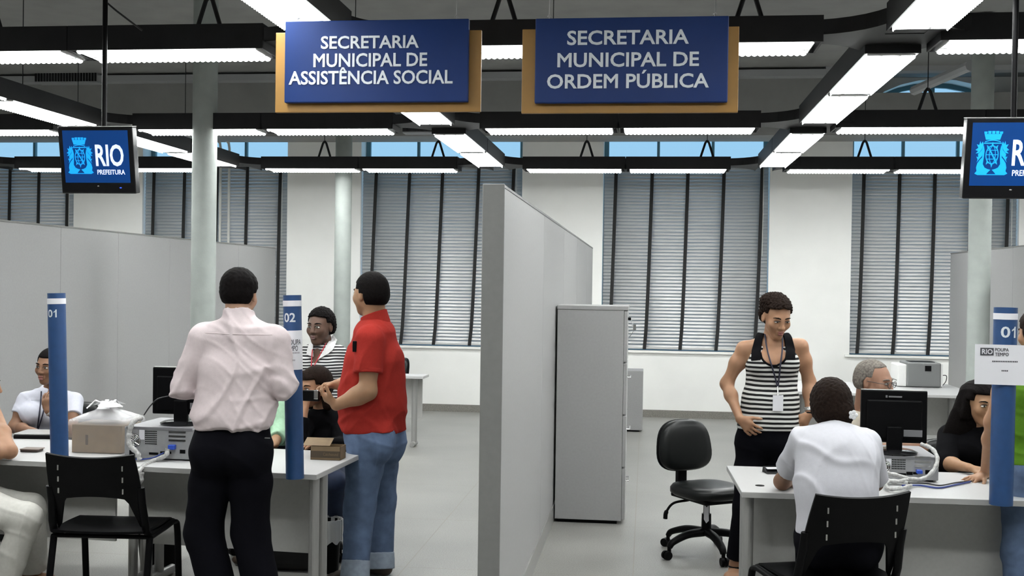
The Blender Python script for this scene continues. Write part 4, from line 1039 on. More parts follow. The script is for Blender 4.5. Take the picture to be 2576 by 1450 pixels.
def surf(prims, h, clips=(), noise=None, smooth=0):
    lo = np.min([p.bounds()[0] for p in prims if p.op == 'u'], 0) - .03; hi = np.max([p.bounds()[1] for p in prims if p.op == 'u'], 0) + .03
    n = np.ceil((hi - lo) / h).astype(int) + 1
    F = np.full(n, .25, dtype=np.float32)
    ax = [lo[i] + h * np.arange(n[i]) for i in range(3)]
    for p in prims:
        a, b = p.bounds(.035 + p.k)
        i0 = np.clip(np.floor((a - lo) / h).astype(int), 0, n - 1); i1 = np.clip(np.ceil((b - lo) / h).astype(int) + 1, 1, n)
        if np.any(i1 <= i0): continue
        sl = tuple(slice(i0[i], i1[i]) for i in range(3))
        G = np.stack(np.meshgrid(ax[0][sl[0]], ax[1][sl[1]], ax[2][sl[2]], indexing='ij'), -1)
        D = p.dist(G)
        if p.op == 'u': F[sl] = smin(F[sl], D, p.k)
        else: F[sl] = -smin(-F[sl], D, p.k)
    band = np.abs(F) < .05
    if noise is not None or clips:
        idx = np.argwhere(band); P = lo + idx * h; v = F[band].astype(np.float64)
        if noise is not None: v = v + noise(P)
        for c in clips:
            if callable(c): v = -smin(-v, -c(P), .012)
            else: v = np.maximum(v, (P - A3(c[0])) @ nrm(c[1]))
        F[band] = v
        ins = F <= -.05
        if clips and ins.any():
            idx = np.argwhere(ins); P = lo + idx * h; v = F[ins].astype(np.float64)
            for c in clips: v = np.maximum(v, c(P) if callable(c) else (P - A3(c[0])) @ nrm(c[1]))
            F[ins] = v
    # surface nets
    S = F < 0
    c = [(i, j, k) for i in (0, 1) for j in (0, 1) for k in (0, 1)]
    cnt = sum(S[i:n[0] - 1 + i, j:n[1] - 1 + j, k:n[2] - 1 + k].astype(np.int8) for i, j, k in c)
    act = (cnt > 0) & (cnt < 8); cell = np.argwhere(act)
    vid = np.full(act.shape, -1, dtype=np.int64); vid[act] = np.arange(len(cell))
    val = {q: F[cell[:, 0] + q[0], cell[:, 1] + q[1], cell[:, 2] + q[2]].astype(np.float64) for q in c}
    acc = np.zeros((len(cell), 3)); num = np.zeros(len(cell))
    for q in c:
        for d in range(3):
            if q[d]: continue
            q2 = tuple(q[i] + (i == d) for i in range(3)); f0, f1 = val[q], val[q2]
            m = (f0 < 0) != (f1 < 0); t = np.where(m, f0 / np.where(m, f0 - f1, 1), 0)
            p = np.array(q, float)[None] + t[:, None] * np.eye(3)[d][None]; acc += p * m[:, None]; num += m
    V = lo + (cell + acc / num[:, None]) * h
    quads = []
    for d in range(3):
        e = [1 if i == d else 0 for i in range(3)]
        s0 = S[:n[0] - e[0], :n[1] - e[1], :n[2] - e[2]]; s1 = S[e[0]:, e[1]:, e[2]:]
        E = np.argwhere(s0 != s1); u, v = [i for i in range(3) if i != d]
        ok = (E[:, u] > 0) & (E[:, v] > 0) & (E[:, u] < n[u] - 1) & (E[:, v] < n[v] - 1); E = E[ok]
        flip = s0[E[:, 0], E[:, 1], E[:, 2]]
        def g(du, dv):
            I = E.copy(); I[:, u] -= du; I[:, v] -= dv; return vid[I[:, 0], I[:, 1], I[:, 2]]
        q = np.stack([g(0, 0), g(1, 0), g(1, 1), g(0, 1)], 1)
        if d == 1: flip = ~flip
        q[~flip] = q[~flip][:, ::-1]; quads.append(q)
    Q = np.concatenate(quads)
    Q = Q[np.all(Q >= 0, axis=1)]
    for _ in range(smooth):
        s = np.zeros_like(V); w_ = np.zeros(len(V))
        for a_, b_ in ((0, 1), (1, 2), (2, 3), (3, 0)):
            np.add.at(s, Q[:, a_], V[Q[:, b_]]); np.add.at(w_, Q[:, a_], 1)
            np.add.at(s, Q[:, b_], V[Q[:, a_]]); np.add.at(w_, Q[:, b_], 1)
        V = .5 * V + .5 * s / np.maximum(w_, 1)[:, None]
    return V, Q
def sdf_obj(name, prims, h, m, parent, clips=(), noise=None, smooth=1, clean=True):
    V, Q = surf(prims, h, clips, noise, smooth)
    p0, p1, p2 = V[Q[:, 0]], V[Q[:, 1]], V[Q[:, 2]]
    if np.einsum('ij,ij->', p0, np.cross(p1, p2)) + np.einsum('ij,ij->', p0, np.cross(p2, V[Q[:, 3]])) < 0: Q = Q[:, ::-1]
    me = bpy.data.meshes.new(name); inv = np.array(root_inv(parent))
    V = V @ inv[:3, :3].T + inv[:3, 3]
    me.vertices.add(len(V)); me.vertices.foreach_set('co', V.astype(np.float32).ravel())
    me.loops.add(len(Q) * 4); me.loops.foreach_set('vertex_index', Q.astype(np.int32).ravel())
    me.polygons.add(len(Q)); me.polygons.foreach_set('loop_start', np.arange(0, len(Q) * 4, 4, dtype=np.int32))
    me.polygons.foreach_set('use_smooth', np.ones(len(Q), dtype=bool)); me.update(calc_edges=True); me.validate()
    me.materials.append(m)
    o = bpy.data.objects.new(name, me); C.objects.link(o); o.parent = parent
    if clean:      # drop stray crumbs: keep the largest connected piece
        lab = np.arange(len(V)); 
        while True:
            l0 = lab.copy()
            mn = lab[Q].min(1)
            for i in range(4): np.minimum.at(lab, Q[:, i], mn)
            lab = lab[lab]
            if (lab == l0).all(): break
        u, c_ = np.unique(lab, return_counts=True)
        if len(u) > 1:
            bad = np.nonzero(lab != u[c_.argmax()])[0]
            b = bmesh.new(); b.from_mesh(me); b.verts.ensure_lookup_table()
            bmesh.ops.delete(b, geom=[b.verts[int(i)] for i in bad], context='VERTS'); b.to_mesh(me); b.free(); me.update()
    return o
def waves(spec):   # folds: (direction, wavelength, amplitude, phase, warp)
    def f(P):
        s = np.zeros(len(P))
        for d, wl_, am, ph, wp in spec:
            d = nrm(d); t = P @ d * (2 * PI / wl_) + ph + wp * (np.sin(P[:, 0] * 17 + ph) + np.sin(P[:, 2] * 13 + 2 * ph) + np.sin(P[:, 1] * 19 - ph))
            q = P @ nrm((d[2] + .3, d[0] - .5, d[1] + .2)) * 11 + ph * 3
            s -= am * np.exp(-(np.sin(t / 2) / .33) ** 2) * (.55 + .45 * np.sin(q + .6 * np.sin(P[:, 2] * 9)))
        return s
    return f

# ---------------------------------------------------------------- people
def head_frame(c, fwd, up=(0, 0, 1), s=1.0):
    f = nrm(fwd); u = A3(up); u = nrm(u - f * u.dot(f)); r = np.cross(f, u); return dict(c=A3(c), f=f, u=u, r=r, s=s)
def hp(H, x, y, z): return H['c'] + (H['r'] * x + H['f'] * y + H['u'] * z) * H['s']
def hball(H, c, r, k=.02, **kw):
    s = H['s']; return ball(hp(H, *c), (r[0] * s, r[1] * s, r[2] * s), side=H['r'], up=H['u'], k=k * s, **kw)
def hcap(H, a, b, r0, r1=None, k=.01, **kw):
    s = H['s']; r1 = r0 if r1 is None else r1
    r0 = r0 if isinstance(r0, tuple) else (r0, r0); r1 = r1 if isinstance(r1, tuple) else (r1, r1)
    return Pr(hp(H, *a), hp(H, *b), r0[0] * s, r0[1] * s, r1[0] * s, r1[1] * s, side=H['r'], k=k * s, **kw)
def head_prims(H, fem=False, heavy=0.0, nose=1.0):
    j = .9 if fem else 1.0
    L = [hball(H, (0, -.014, .030), (.074, .094, .086), .02),
         hball(H, (0, .034, -.018), (.062 * j + heavy * .01, .058, .080), .03),
         hcap(H, (0, .020, -.052), (0, .048, -.088), ((.056 * j + heavy * .012), .046), ((.032 * j + heavy * .012), .030), .03),
         hball(H, (0, .068, -.098), (.018, .015, .014), .022),
         hcap(H, (-.030, .079, .019), (.030, .079, .019), .011, None, .018)]
    for s in (-1, 1):
        L += [hball(H, (s * .037, .064, -.024), (.024, .020, .022), .025),
              hball(H, (s * .031, .101, .002), (.017, .012, .010), .012, op='s'),
              hball(H, (s * .075, -.006, -.006), (.010, .018, .031), .008), hball(H, (s * .084, .002, -.002), (.006, .009, .018), .006, op='s')]
    L += [hcap(H, (0, .089, .014), (0, .104 * 1.0, -.026), (.008, .009), (.012 * nose, .011), .010), hball(H, (0, .107, -.030), (.011 * nose, .009, .009), .008)]
    for s in (-1, 1): L += [hball(H, (s * .013 * nose, .096, -.034), (.008, .010, .007), .006)]
    L += [hcap(H, (-.018, .089, -.058), (.018, .089, -.058), .006, None, .008), hcap(H, (-.015, .088, -.069), (.015, .088, -.069), .007, None, .008)]
    for p in L: p.tag = 'head'
    return L
def face_parts(H, t, skin, lipc, brow, sides=(-1, 1), eye_open=1.0, mouth=0.0):
    s = H['s']
    for q in sides:
        c = hp(H, q * .031, .0855, .002); M = Matrix((Vector(H['r']), Vector(H['f']), Vector(H['u']))).transposed()
        o = MB().ell(c, (.0145 * s, .008 * s, .0062 * s * eye_open), M).build('eye', mat('eye_white', (.55, .52, .48), .3), t, True)
        MB().ell(hp(H, q * .030, .0905, .002), (.0062 * s, .0038 * s, .0058 * s * eye_open), M).build('iris', mat('dark_iris', (.012, .008, .006), .2), o, True)
        MB().tube([hp(H, q * .014, .092, .009), hp(H, q * .026, .0945, .0105), hp(H, q * .038, .0895, .0085), hp(H, q * .047, .081, .003)], [.0022 * s, .0028 * s, .0026 * s, .0015 * s], 6).build('eyelid', mat('lash_line', (.03, .018, .012), .6), t, True)
        MB().tube([hp(H, q * .013, .0925, .0225), hp(H, q * .028, .0935, .028), hp(H, q * .044, .084, .0265), hp(H, q * .052, .074, .021)], [.0032 * s, .0038 * s, .003 * s, .0015 * s], 6, True).build('eyebrow', brow, t, True)
    lp_ = MB()
    lp_.tube([hp(H, -.024, .083, -.063), hp(H, -.011, .0945, -.0585), hp(H, 0, .0965, -.060), hp(H, .011, .0945, -.0585), hp(H, .024, .083, -.063)], [.002 * s, .005 * s, .0055 * s, .005 * s, .002 * s], 8)
    lp_.tube([hp(H, -.022, .083, -.065 - mouth), hp(H, -.01, .0935, -.071 - mouth), hp(H, .01, .0935, -.071 - mouth), hp(H, .022, .083, -.065 - mouth)], [.002 * s, .006 * s, .006 * s, .002 * s], 8)
    lp_.tube([hp(H, -.021, .085, -.0640 - mouth / 2), hp(H, 0, .0965, -.0650 - mouth / 2), hp(H, .021, .085, -.0640 - mouth / 2)], .003 * s, 6)
    lp_.build('lips', lipc, t, True)
def hand_prims(w, d, n, curls=(.5, .55, .6, .65), thumb=(.5, .4), s=1.0, flip=1, spread=.10):
    """hand at wrist w pointing along d, palm facing n; flip picks the thumb side"""
    w, d, n = A3(w), nrm(d), A3(n); n = nrm(n - d * n.dot(d)); sd = np.cross(d, n) * flip     # sd points to the thumb
    L = [Pr(w, w + d * .070 * s, .026 * s, .017 * s, .038 * s, .014 * s, side=sd, k=.015, tag='hand'), Pr(w + d * .03 * s + sd * .018 * s, w + d * .06 * s + sd * .026 * s, .016 * s, .015 * s, side=sd, k=.015, tag='hand')]
    lens = (.072, .080, .075, .058)
    for i in range(4):
        base = w + d * (.082 - .006 * abs(i - 1.2)) * s + sd * (.031 - .0208 * i) * s
        dd = nrm(d + sd * spread * (1.5 - i)); a = base; ang = 0
        for j, fr_ in enumerate((.44, .31, .25)):
            ang += curls[i] * (1.0 if j else .8)
            v = dd * math.cos(ang) + n * math.sin(ang); b = a + v * lens[i] * fr_ * s
            r0, r1 = (.0088 - .0009 * j) * s, (.0082 - .0010 * j) * s
            L.append(Pr(a, b, r0, r0, r1, r1, side=sd, k=.006, tag='hand')); a = b
    a = w + d * .022 * s + sd * .026 * s
    v = nrm(d * .75 + sd * (.9 - thumb[0] * .5) + n * thumb[0] * .7); b = a + v * .042 * s
    L.append(Pr(a, b, .0135 * s, .012 * s, .0105 * s, .0105 * s, side=n, k=.012, tag='hand'))
    v2 = nrm(v + d * .35 * thumb[1] + n * thumb[1] * .5 - sd * .4 * thumb[1]); c = b + v2 * .032 * s
    L.append(Pr(b, c, .0100 * s, .0100 * s, .0092 * s, .0092 * s, side=n, k=.006, tag='hand'))
    L.append(Pr(c, c + v2 * .022 * s, .0092 * s, .0088 * s, .0072 * s, .0070 * s, side=n, k=.006, tag='hand'))
    return L
def limb(a, b, c, r, tag, k=.03, bow=0.0):   # two-bone limb with muscle: r = (top, mid-upper, joint, mid-lower, end)
    a, b, c = A3(a), A3(b), A3(c); m1 = a + (b - a) * .4; m2 = b + (c - b) * .33
    return [Pr(a, m1, r[0], r[0], r[1], r[1], k=k, tag=tag + '_up'), Pr(m1, b, r[1], r[1], r[2], r[2], k=k, tag=tag + '_up'),
            Pr(b, m2, r[2], r[2], r[3], r[3], k=k, tag=tag + '_lo'), Pr(m2, c, r[3], r[3], r[4], r[4], k=k, tag=tag + '_lo')]
def foot_prims(an, toe, s=1.0, tag='foot'):
    an, toe = A3(an), A3(toe); d = toe - an; d[2] = 0; d = nrm(d); sd = np.cross(d, (0, 0, 1)); g = A3((an[0], an[1], an[2] - .075 * s))
    return [Pr(g - d * .035 * s + A3((0, 0, .032 * s)), g + d * .11 * s + A3((0, 0, .03 * s)), .036 * s, .032 * s, .044 * s, .028 * s, side=sd, k=.02, tag=tag),
            Pr(g + d * .10 * s + A3((0, 0, .026 * s)), g + d * .165 * s + A3((0, 0, .02 * s)), .044 * s, .024 * s, .036 * s, .016 * s, side=sd, k=.02, tag=tag), Pr(an, g + A3((0, 0, .04 * s)), .034 * s, .034 * s, .036 * s, .036 * s, k=.02, tag=tag)]
def torso_prims(P, W, CH_, N, SL, SR, HL, HR, dims, fem=False, belly=0.0, bust=0.0, lean=None, fwd=None):
    """dims: hip, waist, chest half widths/depths ((w,d),(w,d),(w,d)), shoulder radius"""
    P, W, CH_, N, SL, SR, HL, HR = map(A3, (P, W, CH_, N, SL, SR, HL, HR)); (hw, hd), (ww, wd), (cw, cdp), sr = dims
    s1 = nrm(HR - HL); s2 = nrm(SR - SL); sm = nrm(s1 + s2); f = A3(fwd)
    L = [Pr(P - (W - P) * .12, W, hw, hd, ww, wd, side=s1, k=.04, tag='pelvis', cap=.8), Pr(W, CH_, ww, wd, cw, cdp, side=sm, k=.04, tag='torso', cap=.8),
         Pr(CH_, CH_ + (N - CH_) * .62, cw, cdp, cw * .82, cdp * .72, side=s2, k=.04, tag='torso', cap=.7),
         Pr((SL + SR) / 2 + (N - (SL + SR) / 2) * .35, SL, sr * 1.12, sr * 1.0, sr * .92, sr * .86, k=.05, side=f, tag='torso'), Pr((SL + SR) / 2 + (N - (SL + SR) / 2) * .35, SR, sr * 1.12, sr * 1.0, sr * .92, sr * .86, k=.05, side=f, tag='torso')]
    for h_ in (HL, HR): L.append(Pr(h_ - f * .02, h_ - f * .03 + A3((0, 0, .001)), hw * .52, hd * .95, side=s1, m=hd * .95, k=.05, tag='pelvis'))
    if belly: L.append(ball(W + f * (wd * .55) - (CH_ - W) * .05, (ww * .75, belly, .11), side=sm, up=nrm(CH_ - W), k=.07, tag='torso'))
    if bust:
        c = CH_ + (N - CH_) * .05
        for q in (-1, 1): L.append(ball(c + s2 * q * cw * .48 + f * cdp * .78, (.062 * bust, .052 * bust, .060 * bust), side=s2, k=.03, tag='torso'))
    return L

def front(L, px, py, Y, off=.003, span=.45):
    """first point of the volumes L met by the sight line through a photograph pixel near depth Y, lifted off by `off`"""
    d = A3(ray(px, py)); d = d / d[1]; ys = np.arange(Y - span, Y + .25, .002); P = A3(CAM) + ys[:, None] * d
    D = np.full(len(P), 1.0)
    for p in L:
        if p.op == 'u': D = smin(D, p.dist(P), max(p.k, .001))
    for p in L:
        if p.op == 's': D = np.maximum(D, -p.dist(P))
    i = np.nonzero(D < off)[0]
    return P[i[0]] if len(i) else P[np.argmin(D)]
def drape(L, A, B, Y, off=.004, n=7, m=3, th=.003):
    """a strip lying on the volumes L between the pixel polylines A and B"""
    A, B = [np.array(spl(q, n)) for q in (A, B)]
    return MB().sheet([[Vector(front(L, *(A[i] + (B[i] - A[i]) * j / m), Y, off)) for j in range(m + 1)] for i in range(n)], th)
def spl(q, n):
    q = np.array(q, float); s = np.r_[0, np.cumsum(np.linalg.norm(np.diff(q, axis=0), axis=1))]; t = np.linspace(0, s[-1], n)
    return np.c_[np.interp(t, s, q[:, 0]), np.interp(t, s, q[:, 1])]

from mathutils.bvhtree import BVHTree
def on_mesh(o, pts, off=.002):
    """points where the sight lines through photograph pixels meet the mesh object o"""
    M = root_inv(o.parent).inverted(); vs = [M @ v.co for v in o.data.vertices]
    bv = BVHTree.FromPolygons(vs, [tuple(p.vertices) for p in o.data.polygons]); out = []
    for x, y in pts:
        dr = ray(x, y).normalized(); h = bv.ray_cast(CAM, dr)
        if h[0] is not None: out.append(h[0] - dr * off)
    return out
# ================================================================ the people
def skin(name, c): return mat('skin_' + name, c, .55, spec=.35, noise=.06, nscale=30, sss=.15)
def cloth(name, c, **kw): return mat(name, c, kw.pop('rough', .9), spec=.06, noise=kw.pop('noise', .06), nscale=kw.pop('nscale', 60), bump=kw.pop('bump', .15), bscale=kw.pop('bscale', 350), **kw)
def hairm(name, c): return mat(name, c,   .7, spec=.05, noise=.4, nscale=90, bump=.5, bscale=240)
SK_LIGHT = skin('light', (.40, .235, .155)); SK_TAN = skin('tan', (.33, .18, .105)); SK_OLIVE = skin('olive', (.30, .17, .095)); SK_BROWN = skin('brown', (.20, .105, .062)); SK_DARK = skin('dark', (.105, .058, .040))
LIP = mat('lips', (.28, .10, .085), .45); LIPD = mat('lips_dark', (.13, .055, .05), .45)
HAIRK = hairm('black_hair', (.005, .004, .004)); HAIRB = hairm('dark_brown_hair', (.013, .008, .006)); HAIRG = hairm('grey_cropped_hair', (.15, .135, .12))
DENIM = mat('blue_denim', (.10, .145, .24), .85, spec=.15, noise=.22, nscale=14, bump=.2, bscale=420)
DENIMCUFF = mat('denim_cuff', (.26, .31, .38), .9, noise=.1, nscale=40)
BLACKC = cloth('black_trouser_cloth', (.0035, .0035, .0055), bump=.05); BLACKTOP = cloth('black_top_cloth', (.004, .004, .005), bump=.05)

def rot(yaw):
    f = A3((-math.sin(yaw), math.cos(yaw), 0)); r = A3((math.cos(yaw), math.sin(yaw), 0)); return r, f
def skeleton(base, yaw, h=1.75, seat=None, sh=.175, hipw=.09, over=None):
    r, f = rot(yaw); k = h / 1.75; b = A3((base[0], base[1], 0))
    w = lambda x, y, z: b + r * x + f * y + A3((0, 0, z))
    J = {}
    if seat is None:
        J = dict(P=w(0, 0, .95 * k), W=w(0, .01, 1.10 * k), C=w(0, .005, 1.29 * k), N=w(0, -.01, 1.475 * k), H=w(0, .03, 1.635 * k))
        for s, n in ((-1, 'L'), (1, 'R')):
            J['S' + n] = w(s * sh, -.01, 1.42 * k); J['E' + n] = w(s * (sh + .055), -.03, 1.12 * k); J['X' + n] = w(s * (sh + .06), .07, .88 * k)
            J['Q' + n] = w(s * hipw, 0, .92 * k); J['K' + n] = w(s * (hipw + .01), .02, .49 * k); J['A' + n] = w(s * (hipw + .015), -.02, .085); J['T' + n] = w(s * (hipw + .04), .15, .03)
    else:
        z = seat
        J = dict(P=w(0, 0, z + .11), W=w(0, .02, z + .25 * k), C=w(0, .03, z + .43 * k), N=w(0, .02, z + .60 * k), H=w(0, .07, z + .765 * k))
        for s, n in ((-1, 'L'), (1, 'R')):
            J['S' + n] = w(s * sh, .02, z + .555 * k); J['E' + n] = w(s * (sh + .06), .08, z + .28 * k); J['X' + n] = w(s * sh * .8, .30, z + .30 * k)
            J['Q' + n] = w(s * hipw, .02, z + .10); J['K' + n] = w(s * (hipw + .04), .43 * k, z + .07); J['A' + n] = w(s * (hipw + .04), .42 * k, .085); J['T' + n] = w(s * (hipw + .06), .57 * k, .03)
    for kx, v in (over or {}).items(): J[kx] = A3(v)
    J['r'], J['f'] = r, f
    return J
ARM_M = (.054, .050, .041, .040, .027); ARM_F = (.044, .041, .034, .034, .022)
LEG_M = (.088, .078, .056, .056, .036); LEG_F = (.086, .076, .052, .052, .033)
def body_prims(J, dims, headf, headup=(0, 0, 1), hs=1.0, fem=False, arm=ARM_M, leg=LEG_M, neck=.055, belly=0, bust=0, heavy=0, nose=1.0, hands=None, fs=1.0):
    H = head_frame(J['H'], headf, headup, hs)
    T = torso_prims(J['P'], J['W'], J['C'], J['N'], J['SL'], J['SR'], J['QL'], J['QR'], dims, fem, belly, bust, fwd=J['f'])
    nk = [Pr(J['N'] - (A3(J['H']) - J['N']) * .25, hp(H, 0, -.028, -.045), neck * 1.12, neck * 1.05, neck, neck, side=H['r'], k=.03, tag='neck')]
    L = T + nk
    for n in 'LR':
        L += limb(J['S' + n], J['E' + n], J['X' + n], arm, 'arm' + n, k=.035)
        L += limb(J['Q' + n], J['K' + n], J['A' + n], leg, 'leg' + n, k=.035)
        L += foot_prims(J['A' + n], J['T' + n], fs, 'foot' + n)
    for hh in (hands or []): L += hand_prims(*hh[:3], **hh[3])
    L += head_prims(H, fem, heavy, nose)
    return L, H
def sel(L, *tags): return [p for p in L if p.tag in tags]
def sleeve(J, n, frac, r0, r1, lo=None):
    S, E, X = J['S' + n], J['E' + n], J['X' + n]
    if lo is None:
        e = S + (E - S) * frac; d = nrm(E - S)
        return [Pr(S, e, r0, r0, r1, r1, k=.022, tag='sleeve', cut=[(e, d)])]
    e = E + (X - E) * frac; d = nrm(X - E)
    return [Pr(S, E, r0, r0, r1, r1, k=.018, tag='sleeve'), Pr(E, e, r1, r1, lo, lo, k=.018, tag='sleeve', cut=[(e, d)])]
def collar(J, H, neck, h=.03, g=.014, m=None):
    a = A3(J['N']) - (A3(J['H']) - J['N']) * .18; d = nrm(hp(H, 0, -.028, -.045) - a); e = A3(J['N']) + d * h
    return [Pr(a, e, neck * 1.2 + g, neck * 1.15 + g, neck * 1.02 + g, neck * 1.02 + g, side=H['r'], k=.02, cut=[(e, nrm(d + A3(H['f']) * .35))])]
def trousers(J, L, radii, frac=(1, 1), g=.010, top=None):
    """radii = (thigh, mid, knee, hem)"""
    q = [p.grow(g) for p in sel(L, 'pelvis')]
    for p in q:
        if top is not None: p.cut = [top]
    for i, n in enumerate('LR'):
        Q, K, A = J['Q' + n], J['K' + n], J['A' + n]; m = Q + (K - Q) * .4; e = K + (A - K) * frac[i]
        q += [Pr(Q, m, radii[0], radii[0], radii[1], radii[1], k=.03), Pr(m, K, radii[1], radii[1], radii[2], radii[2], k=.03), Pr(K, e, radii[2], radii[2], radii[3], radii[3], k=.03, cut=[(e, nrm(A - K))])]
    return q
def shoes(J, L, t, m, g=.008, s=1.0, low=None):
    for n in 'LR':
        pr = [p.grow(g) for p in sel(L, 'foot' + n)[:2]]
        sdf_obj('shoe', pr, .008, m, t, clips=[((0, 0, .003), (0, 0, -1))], clean=False)
def hair_clip(H, hl=.062, yf=.040, nape=-.055, yside=-.005, zside=.012, temple=.04, lean=0.0, ear=.060):
    c, r, f, u, s = H['c'], H['r'], H['f'], H['u'], H['s']
    def fn(P):
        q = (P - c) / s; x, y, z = q @ r, q @ f, q @ u
        zl = hl - lean * np.abs(x)
        a = np.minimum(y - yf, zl - z); b = np.minimum(y - yside, zside - z); d = nape - z
        e = np.minimum(np.minimum(y - (yf - temple), temple * .8 - z), np.abs(x) - .03)
        g_ = np.minimum(np.minimum(np.abs(x) - ear, .004 - z), y + .028)
        return np.maximum(np.maximum(np.maximum(a, b), np.maximum(d, e)), g_) * s
    return fn
def curls(amp, freq, seed=0):
    def f(P): return amp * (np.sin(P[:, 0] * freq + 1.3 * np.sin(P[:, 2] * freq * .7) + seed) * np.sin(P[:, 1] * freq * 1.1 + np.sin(P[:, 0] * freq * .6)) * np.sin(P[:, 2] * freq * .9 + seed))
    return f
def cap_prims(H, g=.012, back=.0, top=.0):
    return [hball(H, (0, -.016, .030), (.074 + g, .094 + g + back, .086 + g + top), .02), hball(H, (0, -.035, -.012), (.068 + g, .070 + g + back, .055 + g), .03)]
def P_(px, py, Y): return A3(at(px, py, Y))
def W_(px, py, Z): return A3(on(px, py, Z))

# ---------------------------------------------------------------- man in the pale shirt, seen from behind
Y = 5.08; bx = at(590, 1100, Y).x
t = thing('person', 'man seen from behind in pale pink shirt and black trousers', 'person', (bx, Y, 0))
hgt = 1.70 + (at(603, 676, Y).z - CAMZ)
J = skeleton((bx, Y), 0.0, hgt, sh=.155, over=dict(P=P_(583, 1120, Y), W=P_(589, 1030, Y + .02), C=P_(597, 930, Y + .01), N=P_(602, 806, Y - .01), H=P_(603, 742, Y + .03),
    SL=P_(512, 853, Y), SR=P_(690, 856, Y), EL=P_(462, 972, Y - .0), ER=P_(712, 965, Y + .0), XL=P_(540, 985, Y + .24), XR=P_(660, 985, Y + .24),
    QL=P_(540, 1140, Y), QR=P_(630, 1140, Y), KL=P_(512, 1340, Y + .02), KR=P_(630, 1340, Y + .04)))
for n, px in (('L', 500), ('R', 622)): q = on(px, 1662, 0); J['A' + n] = A3((q.x, Y - .02, .085)); J['T' + n] = A3((q.x + (.02 if n == 'R' else -.03), Y + .14, .03))
L, H = body_prims(J, ((.165, .115), (.16, .115), (.165, .115), .058), (0, 1, -.12), hs=1.0, hands=[
    (J['XL'], (.75, .6, .05), (0, .2, -1), dict(flip=1, curls=(.7, .7, .7, .7))), (J['XR'], (-.75, .6, .05), (0, .2, -1), dict(flip=-1, curls=(.7, .7, .7, .7)))])
sdf_obj('body', L, .006, SK_LIGHT, t)
SHIRT = cloth('pale_pink_shirt_cloth', (.60, .52, .53), noise=.03)
hem = P_(585, 1068, Y)
tor = [p.grow(.016) for p in sel(L, 'torso')] + [p.grow(.012, cut=[(hem, (0, 0, -1))]) for p in sel(L, 'pelvis')]
tor += [Pr(P_(592, 985, Y), P_(585, 1046, Y - .005), .165, .125, .183, .142, side=(1, 0, 0), k=.05, cut=[(P_(585, 1066, Y), (.06, 0, -1))])]
tor += sleeve(J, 'L', .80, .070, .058, .043) + sleeve(J, 'R', .80, .070, .058, .043) + collar(J, H, .052, .032, .012)
shirt = sdf_obj('shirt', tor, .006, SHIRT, t, noise=waves([((.9, .2, -.45), .16, .010, .4, .9), ((.8, .3, .6), .21, .009, 1.1, 1.1), ((.1, .2, 1), .15, .007, 2.0, 1.2), ((.6, 0, .8), .08, .004, .5, 1.4)]))
MB().tube(on_mesh(shirt, [(517 + 14 * k, 838 + .4 * k + 1.2 * math.sin(k * .26)) for k in range(13)], .0005), .0021, 6).build('yoke_seam', SHIRT, t, True)
sdf_obj('trousers', trousers(J, L, (.098, .096, .088, .084), (.99, .99), .014, (P_(585, 1052, Y), (0, 0, 1))) , .006, BLACKC, t, noise=waves([((.3, .2, 1), .2, .004, .3, 1.0), ((1, .2, .3), .15, .003, 1, 1)]))
sdf_obj('hair', [hball(H, (0, -.016, .040), (.086, .108, .090), .02), hball(H, (0, -.035, -.010), (.074, .080, .060), .03)], .004, HAIRK, t, clips=[hair_clip(H, .060, .045, -.052, .0, .004, .03)], noise=curls(.0022, 150))
MB().box(P_(672, 1103, Y - .135) - A3((.012, 0, .002)), P_(672, 1103, Y - .135) + A3((.012, .006, .003))).build('pocket_trim', CHROME, t)
shoes(J, L, t, BLKPL)

# ---------------------------------------------------------------- man in the red polo shirt, turned to the left
Y = 6.2; bx = at(935, 1100, Y).x; yaw = math.radians(64)
t = thing('person', 'man in red polo shirt and turned-up jeans holding a small camera', 'person', (bx, Y, 0))
J = skeleton((bx, Y), yaw, 1.77, sh=.185, over=dict(P=P_(938, 1085, Y), W=P_(938, 1015, Y), C=P_(942, 905, Y), N=P_(942, 800, Y), H=P_(931, 741, Y),
    EL=P_(925, 985, Y - .22), XL=P_(846, 1020, Y - .24), ER=P_(886, 968, Y + .16), XR=P_(848, 968, Y + .06)))
J['SL'] = P_(930, 856, Y - .17); J['SR'] = P_(955, 858, Y + .17)
J['QL'] = P_(925, 1110, Y - .09); J['QR'] = P_(955, 1110, Y + .09)
J['KL'] = P_(905, 1275, Y - .08); J['KR'] = P_(957, 1262, Y + .17)
q = on(893, 1478, 0.0); J['AL'] = A3((q.x, q.y, .085)); q2 = on(957, 1447, 0); J['AR'] = A3((q2.x, q2.y, .085))
fv = A3((-.9, .43, 0)); J['TL'] = J['AL'] + fv * .15 - A3((0, 0, .05)); J['TR'] = J['AR'] + fv * .15 - A3((0, 0, .05))
L, H = body_prims(J, ((.165, .145), (.178, .160), (.182, .142), .064), (-.84, .54, .0), hs=1.02, neck=.062, belly=.11, heavy=.7, arm=(.060, .056, .046, .047, .031), hands=[
    (J['XL'], (-.86, .1, .50), (.42, .55, .72), dict(flip=-1, curls=(.55, .6, .65, .7), s=1.05, thumb=(.35, .5))), (J['XR'], (-.95, -.2, -.15), (.1, -.3, -1), dict(flip=1, curls=(.5, .55, .6, .6), s=1.0))])
sdf_obj('body', L, .005, SK_OLIVE, t)
RED = cloth('red_polo_cloth', (.29, .026, .020), noise=.05, bump=.25)
hem = P_(940, 1076, Y)
tor = [p.grow(.014) for p in sel(L, 'torso')] + [p.grow(.016, cut=[(hem, (0, 0, -1))]) for p in sel(L, 'pelvis')]
tor += [Pr(P_(940, 960, Y), P_(938, 1056, Y), .190, .160, .188, .158, side=J['r'], k=.05, cut=[(hem, (0, 0, -1))])]
